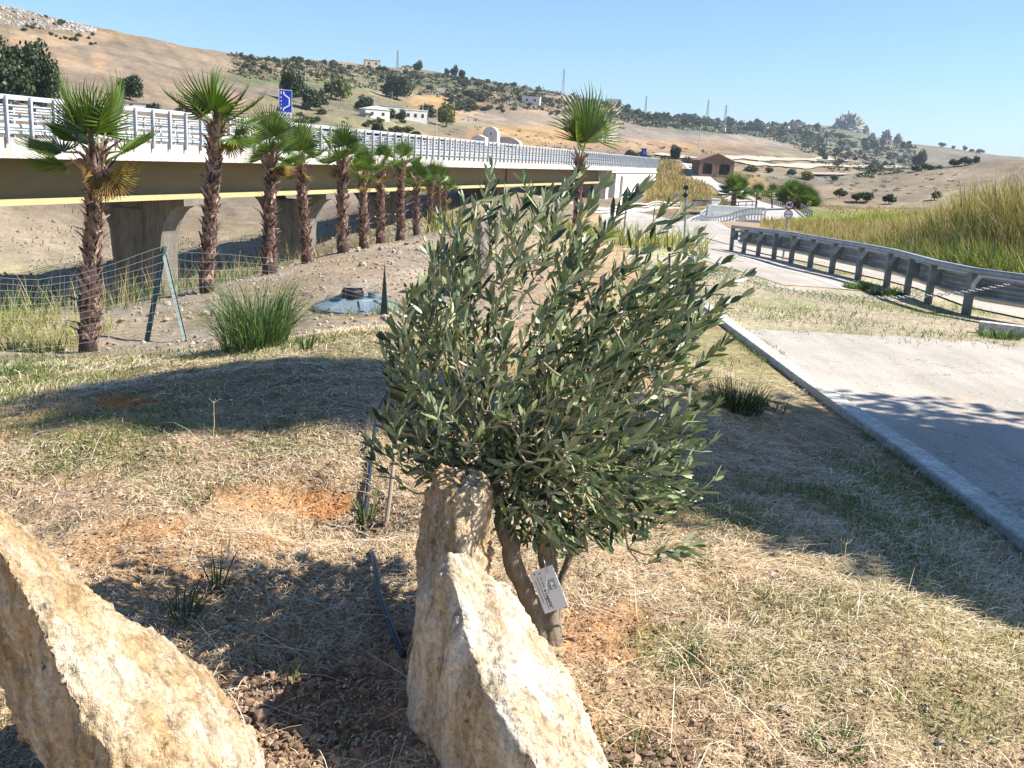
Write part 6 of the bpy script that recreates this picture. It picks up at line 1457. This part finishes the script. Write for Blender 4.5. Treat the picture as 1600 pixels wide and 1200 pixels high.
for k in range(70):
    px = g.uniform(420, 760); py = g.uniform(178, 232) if px < 700 else g.uniform(150, 175); s_ = g.uniform(8, 17)
    kd = g.choice(['dull', 'olive', 'darks', 'scrub']); tree(px, py, s_ * 1.5, s_ * .8, kd, spot(px, py, s_ * .7, kd, 'slope bush'), 'farm slope bushes', name='bush', trunk=False)
for k in range(40):
    px = g.uniform(690, 960); py = g.uniform(148, 172) + (px - 690) * .05; s_ = g.uniform(5, 9)
    kd = g.choice(['olive', 'darks', 'dull']); tree(px, py, s_ * 1.4, s_, kd, spot(px, py, s_, kd, 'hillside bush'), 'middle slope bushes', name='bush', trunk=False)
for k in range(26):
    px = g.uniform(20, 150); py = skyl(px) + g.uniform(2, 34); s_ = g.uniform(4, 9)
    kd = g.choice(['darks', 'olive']); tree(px, py, s_ * 1.3, s_, kd, spot(px, py, s_, kd, 'bush'), 'boulder field bushes', name='bush', trunk=False)
# fine scrub that reads as a mass
def scrub(name, n, pxr, pyf, s, mat, seed):
    gg = np.random.default_rng(seed); vs = []
    for _ in range(n):
        px = gg.uniform(*pxr); py = pyf(px, gg.random()); p = land(px, py); w = px_size(s * gg.uniform(.5, 1.4), p)
        c = np.array(p) + gg.normal(size=(16, 3)) * w * np.array([.8, .8, .3]); c[:, 2] = np.maximum(c[:, 2], p.z)
        a = gg.normal(size=(16, 3)); a /= np.linalg.norm(a, axis=1)[:, None]; b = np.cross(a, gg.normal(size=(16, 3))); b /= np.linalg.norm(b, axis=1)[:, None]
        vs.append(np.stack([c - a * w * .4, c + b * w * .35, c + a * w * .4, c - b * w * .35], 1).reshape(-1, 3))
    v = np.concatenate(vs); tag(np_obj(name, v, [np.arange(len(v)).reshape(-1, 4)], mat), kind='stuff')
scrub('ridge_scrub', 1100, (360, 980), lambda px, r: skyl(px) + 1 + r ** 1.3 * 34, 4.2, M_CR4, 1)
scrub('hill_scrub', 1100, (965, 1430), lambda px, r: skyl(px) + 1 + r * (20 + 44 * math.exp(-((px - 1330) / 90) ** 2)), 4.6, M_CR2, 2)
scrub('dry_shrubs', 520, (380, 1500), lambda px, r: 165 + r * 75 if px < 760 else 200 + (px - 760) * .1 + r * 40, 2.6, M_CR4, 3)
# houses
M_HW = simple('house_white', (.72, .70, .66), (.58, .56, .52), scale=.4, rough=.9); M_HP = simple('house_pink', (.55, .38, .30), (.45, .32, .26), scale=.4); M_HB = simple('brown_brick_render', (.24, .155, .11), (.18, .115, .085), scale=1.2, rough=.95, fine=6)
M_HY = simple('ochre_render', (.62, .53, .36), (.5, .42, .3), scale=1, rough=.95); M_ROOF = simple('clay_roof', (.34, .20, .14), (.24, .15, .11), scale=1, rough=.9); M_ROOFG = simple('grey_roof', (.42, .40, .38), (.3, .29, .28), scale=1, rough=.9)
M_DARK = flat('dark_opening', (.02, .022, .028), .6)
def house(px, py, wpx, hpx, mat, roofm, label, yaw=0.0, gable=True, nwin=2, deep=.7, p=None, name='house', group=None, rise=.28):
    p = p or land(px, py); w = px_size(wpx, p); h = px_size(hpx, p); d = w * deep
    r = empty(name, p, label, 'house' if name == 'house' else name.replace('_', ' '), group, rz=yaw_to_cam(p) + yaw)
    wh = h * (.72 if gable else .93)
    b = MB(); b.box((0, d / 2, wh / 2 - 1), (w, d, wh + 2)); o = b.build('wall', mat); o.parent = r
    b = MB()
    if gable: b.prism([(-w * .54, wh), (w * .54, wh), (w * .54, wh + .02 * h), (0, h), (-w * .54, wh + .02 * h)], -.04 * d, d * 1.04)
    else: b.box((0, d / 2, wh + .035 * h), (w * 1.05, d * 1.05, .07 * h))
    o = b.build('roof', roofm); o.parent = r
    for k in range(nwin):
        x = (-.5 + (k + .5) / nwin) * w * .9; b = MB(); b.box((x, -.02, wh * .55), (w * .11, .08, wh * .32)); o = b.build('window', M_DARK); o.parent = r
    return r
house(590, 186, 40, 20, M_HW, M_HW, 'white farm shed with a low gable, left of the two farm buildings', .35, True, 2)
house(612, 178, 34, 12, M_HW, M_ROOFG, 'long low pale shed roof behind the white farm shed', .2, False, 1)
r_ = house(649, 190, 38, 18, M_HW, M_HW, 'pale flat-roofed farmhouse with a columned porch on the slope', .25, False, 3)
p = land(578, 165); b = MB(); w = px_size(13, p); h = px_size(14, p)
for s_ in (-1, 1): b.bar(p + Vector((s_ * w / 2, 0, 0)), p + Vector((s_ * w / 2, 0, h)), w * .08)
b.bar(p + Vector((-w * .55, 0, h)), p + Vector((w * .55, 0, h)), w * .12); tag(b.build('open_frame', M_HW), 'white open portal frame above the white farm shed', 'frame')
house(829, 163, 28, 12, M_HW, M_HW, 'white flat-roofed house on the middle slope above the ploughed field', -.1, False, 2)
house(812, 166, 14, 5, M_HW, M_HW, 'low white annex left of the white flat-roofed house', 0, False, 1)
house(955, 160, 18, 9, M_HW, M_HW, 'white cube-shaped house on the ridge left of the first big pylon', 0, False, 1)
house(582, 105, 24, 11, M_HY, M_ROOFG, 'stone house with flat roof on the left skyline', .1, False, 2); house(637, 110, 18, 8, M_HY, M_ROOF, 'low house with a clay roof beside the round skyline tree', .1, True, 2); house(530, 108, 18, 5, M_HP, M_ROOF, 'tiny clay-roofed house on the skyline farthest left', 0, True, 1)
house(1246, 200, 14, 10, M_HP, M_ROOF, 'pink house with two floors on the right-hand ridge', .2, False, 2); house(1224, 199, 9, 6, M_HP, M_ROOF, 'small pinkish house left of the pink two-floor house', 0, True, 1)
house(1085, 186, 9, 8, M_HW, M_HW, 'small pale house left of the pylon pair', 0, False, 1); house(1113, 192, 12, 6, M_HW, M_ROOF, 'low house between the two tall pylons', 0, True, 1)
house(6, 160, 46, 12, M_HP, M_ROOF, 'house with a red roof showing just above the viaduct railing at the left edge', .1, True, 1); house(205, 166, 44, 7, M_HW, M_ROOF, 'long low roof behind the viaduct between the first two palms', 0, True, 1); house(28 + 400, 182, 30, 9, M_HY, M_ROOFG, 'grey low shed left of the blue sign post', .1, True, 1)
for k in range(20):
    px = g.uniform(1050, 1330); py = skyl(px) + g.uniform(5, 24) ; house(px, py, g.uniform(5, 11), g.uniform(4, 6), g.choice([M_HW, M_HW, M_HP, M_HY]), g.choice([M_ROOF, M_HW]), spot(px, py, 5, 'dull', 'hill house').replace('brownish', 'pale'), g.uniform(-.5, .5), g.random() < .5, 1, group='hill village houses')
# brown farmhouse with two arches
p = GT(1118, 277); fd = math.hypot(p.x, p.y); p.z -= .3; hs = empty('farmhouse', p, 'brown gabled farmhouse with two wide arched openings, beside the tall white pole', 'house', rz=yaw_to_cam(p) + .30)
W_ = px_size(56, p); Hh = P(1118, 239, fd).z - p.z; wh = Hh * .72; D_ = W_ * .75
b = MB(); b.box((0, D_ / 2 + 1.2, wh / 2), (W_ - .1, D_ - 2.4, wh)); o = b.build('wall', M_HB); o.parent = hs
b = MB(); b.box((W_ / 2 - .12, D_ / 2, wh / 2), (.34, D_, wh)); o = b.build('side_wall', M_HY); o.parent = hs
fz0 = wh * .22
def arch(x0, x1, z0, z1):
    pts = []; rr_ = .8
    for k in range(7): a = math.pi - k * math.pi / 12; pts.append((x0 + rr_ + rr_ * math.cos(a), z1 - rr_ + rr_ * math.sin(a)))
    for k in range(7): a = math.pi / 2 - k * math.pi / 12; pts.append((x1 - rr_ + rr_ * math.cos(a), z1 - rr_ + rr_ * math.sin(a)))
    return pts
b = MB(); A1 = (-.40 * W_, -.12 * W_); A2 = (.08 * W_, .38 * W_)
b.prism([(-W_ / 2, 0), (W_ / 2, 0), (W_ / 2, fz0), (-W_ / 2, fz0)], -.1, .15)
b.prism([(-W_ / 2, fz0), (A1[0], fz0)] + arch(A1[0], A1[1], fz0, wh * .80) + [(A1[1], fz0), (A2[0], fz0)] + arch(A2[0], A2[1], fz0, wh * .80) + [(A2[1], fz0), (W_ / 2, fz0), (W_ / 2, wh), (0, Hh * .96), (-W_ / 2, wh)], -.1, .15)
o = b.build('arched_front', M_HB); o.parent = hs
for x in (-.20, .28): b = MB(); b.box((x * W_, 1.15, fz0 + wh * .27), (W_ * .11, .08, wh * .5)); o = b.build('door', M_DARK); o.parent = hs
b = MB()
for s_ in (-1, 1): b.add([(s_ * W_ * .53, -.5, wh - .15), (0, -.5, Hh), (0, D_ + .3, Hh), (s_ * W_ * .53, D_ + .3, wh - .15), (s_ * W_ * .53, -.5, wh - .4), (0, -.5, Hh - .25), (0, D_ + .3, Hh - .25), (s_ * W_ * .53, D_ + .3, wh - .4)], [(0, 1, 2, 3), (7, 6, 5, 4), (0, 4, 5, 1), (2, 6, 7, 3), (0, 3, 7, 4)])
o = b.build('roof', M_ROOF); o.parent = hs
for k in range(2): b = MB(); b.box((W_ / 2 + .06, D_ * (.3 + .35 * k), wh * .5), (.05, .9, 1.6)); o = b.build('window', M_DARK); o.parent = hs
# white curved-gable chapel and barrel roof behind the viaduct
p = land(765, 226); ch = empty('chapel', p, 'small white building with a rounded gable and two slit windows behind the viaduct', 'building', rz=yaw_to_cam(p) - .35); w = px_size(24, p); h = px_size(27, p)
pl = [(-w / 2, -2), (w / 2, -2), (w / 2, h * .62)] + [(w * .5 * math.cos(a * math.pi / 12), h * .62 + h * .38 * math.sin(a * math.pi / 12)) for a in range(1, 12)] + [(-w / 2, h * .62)]
b = MB(); b.prism(pl, 0, w * .5); o = b.build('wall', M_HW); o.parent = ch
for x, z in ((.05, .62), (-.25, .42)): b = MB(); b.box((x * w, -.03, z * h), (w * .07, .06, h * .16)); o = b.build('window', M_DARK); o.parent = ch
p = land(747, 226); house(747, 226, 22, 15, M_HW, M_HW, 'lower white wing at the left of the rounded-gable building', -.35, True, 1)
p = land(790, 228); w = px_size(48, p); h = px_size(14, p); Mz = Matrix.Rotation(yaw_to_cam(p) - .3, 3, 'Z'); b = MB(); b.prism([(w / 2 * math.cos(a * math.pi / 14), h * math.sin(a * math.pi / 14)) for a in range(15)], 0, w * .35, Mz, p); tag(b.build('barrel_roof_shed', M_ROOFG), 'grey rounded shed right of the white rounded-gable building', 'shed')
# tall white pole by the farmhouse and thinner poles on the slope
def pole(px, yb, yt, d, label, r=.12, arm=False):
    a = GT(px, yb); d = math.hypot(a.x, a.y); t = P(px + (yb - yt) * .055, yt, d); a.z -= .2; b = MB(); b.tube([a, Vector((a.x, a.y, t.z))], [r, r * .6], 7)
    if arm: b.bar(Vector((a.x - .9, a.y, t.z - .5)), Vector((a.x + .9, a.y, t.z - .5)), .12)
    tag(b.build('utility_pole', M_RAILW), label, 'pole')
pole(1088, 268, 198, 270, 'tall white pole standing at the left corner of the brown farmhouse', .17)
for a in [(681, 226, 170, 230, 'tall pale pole behind the viaduct railing near the track'), (612, 172, 143, 330, 'short pole with cross arm above the farm sheds'), (660, 192, 160, 300, 'thin pole just right of the pale farmhouse'), (709, 170, 152, 420, 'thin short pole on the slope right of the bright green tree'), (477, 135, 108, 420, 'thin pole behind the trees by the blue sign')]: pole(a[0], a[1], a[2], a[3], a[4], .13, a[0] == 612)
def pylon(px, yb, yt, label):
    p = land(px, yb); d = math.hypot(p.x, p.y); t = P(px, yt, d); h = t.z - p.z; w = h * .06; b = MB(); th = max(.16, d * .00018); L = [[Vector((sx * w * (1 - f * .88), sy * w * (1 - f * .88), h * f)) for f in np.linspace(0, 1, 9)] for sx, sy in ((-1, -1), (1, -1), (1, 1), (-1, 1))]
    for leg in L: b.bar(leg[0], leg[-1], th)
    for i in range(8):
        for k in range(4): b.bar(L[k][i], L[(k + 1) % 4][i + 1], th * .5); b.bar(L[(k + 1) % 4][i], L[k][i + 1], th * .5)
    r = empty('pylon', p - Vector((0, 0, 1)), label, 'pylon', rz=yaw_to_cam(p) + .5); o = b.build('lattice_tower', M_PYL); o.parent = r
    for f in (.78, .87, .95): b = MB(); b.bar((-h * .10, 0, h * f), (h * .10, 0, h * f), th * 1.1); o = b.build('cross_arm', M_PYL); o.parent = r
M_PYL = flat('pylon_grey', (.30, .32, .34), .6, .2)
for a in [(621, 108, 75, 'thin lattice pylon on the skyline left of the round tree'), (879, 150, 106, 'tall lone pylon on the skyline above the fan-leaved palm'), (1008, 172, 148, 'pylon on the skyline right of the white cube house'), (1104, 190, 154, 'left pylon of the pair above the brown farmhouse'), (1131, 206, 162, 'right, nearer pylon of the pair above the brown farmhouse')]: pylon(*a)
# boulders top left, crags on the right ridge, small rocks on the slope
g2_ = random.Random(3); b = MB()
for k in range(520):
    px = g2_.uniform(-10, 150); lo = skyl(max(px, 0)); py = lo + 1 + g2_.random() * max(5, (34 - px * .18)); p = land(px, py); r = px_size(g2_.uniform(1.0, 3.4), p)
    v, f = rock_verts(g2_, r); b.add([q + p + Vector((0, 0, r * .2)) for q in v], f)
tag(b.build('white_boulders', simple('white_boulder_rock', (.44, .42, .39), (.30, .29, .28), scale=.4, island=(.5, 1.2))), kind='stuff')
M_CRAG = simple('grey_crag_rock', (.34, .33, .30), (.17, .18, .165), scale=.09, rough=.95, bump=.5, bscale=.3, detail=8)
def crag(px, yb, wpx, hpx, label, lean=.0):
    p = land(px, yb); d = math.hypot(p.x, p.y); w = px_size(wpx, p) / 2; h = px_size(hpx, p); rows = []
    for f, s_ in ((1.0, .12), (.86, .40), (.55, .72), (.2, .92), (-.3, 1.1)):
        rows.append([p + Vector((w * (s_ * math.cos(a) + lean * f), w * .8 * s_ * math.sin(a), h * f)) for a in [k * math.pi / 3 + .3 for k in range(6)]])
    stone('crag', rows, label, M_CRAG, w * .34, 9, 8, .5, 3.4 / w, cat='rock')
crag(1322, 203, 52, 24, 'highest pointed grey crag on the right-hand ridge', .25); crag(1352, 205, 14, 13, 'small rock knob right of the highest crag'); crag(1384, 222, 22, 18, 'rounded grey crag, left of the close pair'); crag(1403, 223, 20, 15, 'rounded grey crag, right of the close pair', -.1); crag(1362, 222, 18, 14, 'pale low crag below the highest one', .1)
b = MB()
for k in range(60):
    t = g2_.random(); px = 715 + 30 * t + g2_.gauss(0, 4); py = 166 + 24 * t + g2_.gauss(0, 3); p = land(px, py); r = px_size(g2_.uniform(1, 3), p); v, f = rock_verts(g2_, r); b.add([q + p for q in v], f)
tag(b.build('slope_rocks', M_STONE3), kind='stuff')

# ---------------------------------------------------------------- the air
m = bpy.data.materials.new('air'); m.use_nodes = True; nt = m.node_tree; nt.nodes.remove(nt.nodes['Principled BSDF'])
v = nt.nodes.new('ShaderNodeVolumePrincipled'); v.inputs['Color'].default_value = (.72, .84, 1, 1); v.inputs['Density'].default_value = .00011; v.inputs['Anisotropy'].default_value = .2
nt.links.new(v.outputs[0], nt.nodes['Material Output'].inputs['Volume'])
b = MB(); zlo = float(gz.min()) - 1; zhi = max(float(gz.max()) + 30, 220); b.box((0, 0, (zlo + zhi) / 2), (14300, 14300, zhi - zlo)); hz_ = b.build('haze', m); tag(hz_, kind='stuff')

# look-alikes told apart by their order from left to right
by = {}
for o in COL.objects:
    if o.parent is None and o.get('label'): by.setdefault(o['label'], []).append(o)
ORD = ['leftmost', 'second from left', 'third from left', 'fourth from left', 'fifth from left', 'sixth from left', 'seventh from left', 'eighth from left', 'ninth from left', 'tenth from left']
for l, os_ in by.items():
    if len(os_) > 1:
        os_.sort(key=lambda o: math.atan2(o.location.x, o.location.y))
        for o, w_ in zip(os_, ORD): o['label'] = l + ', ' + w_
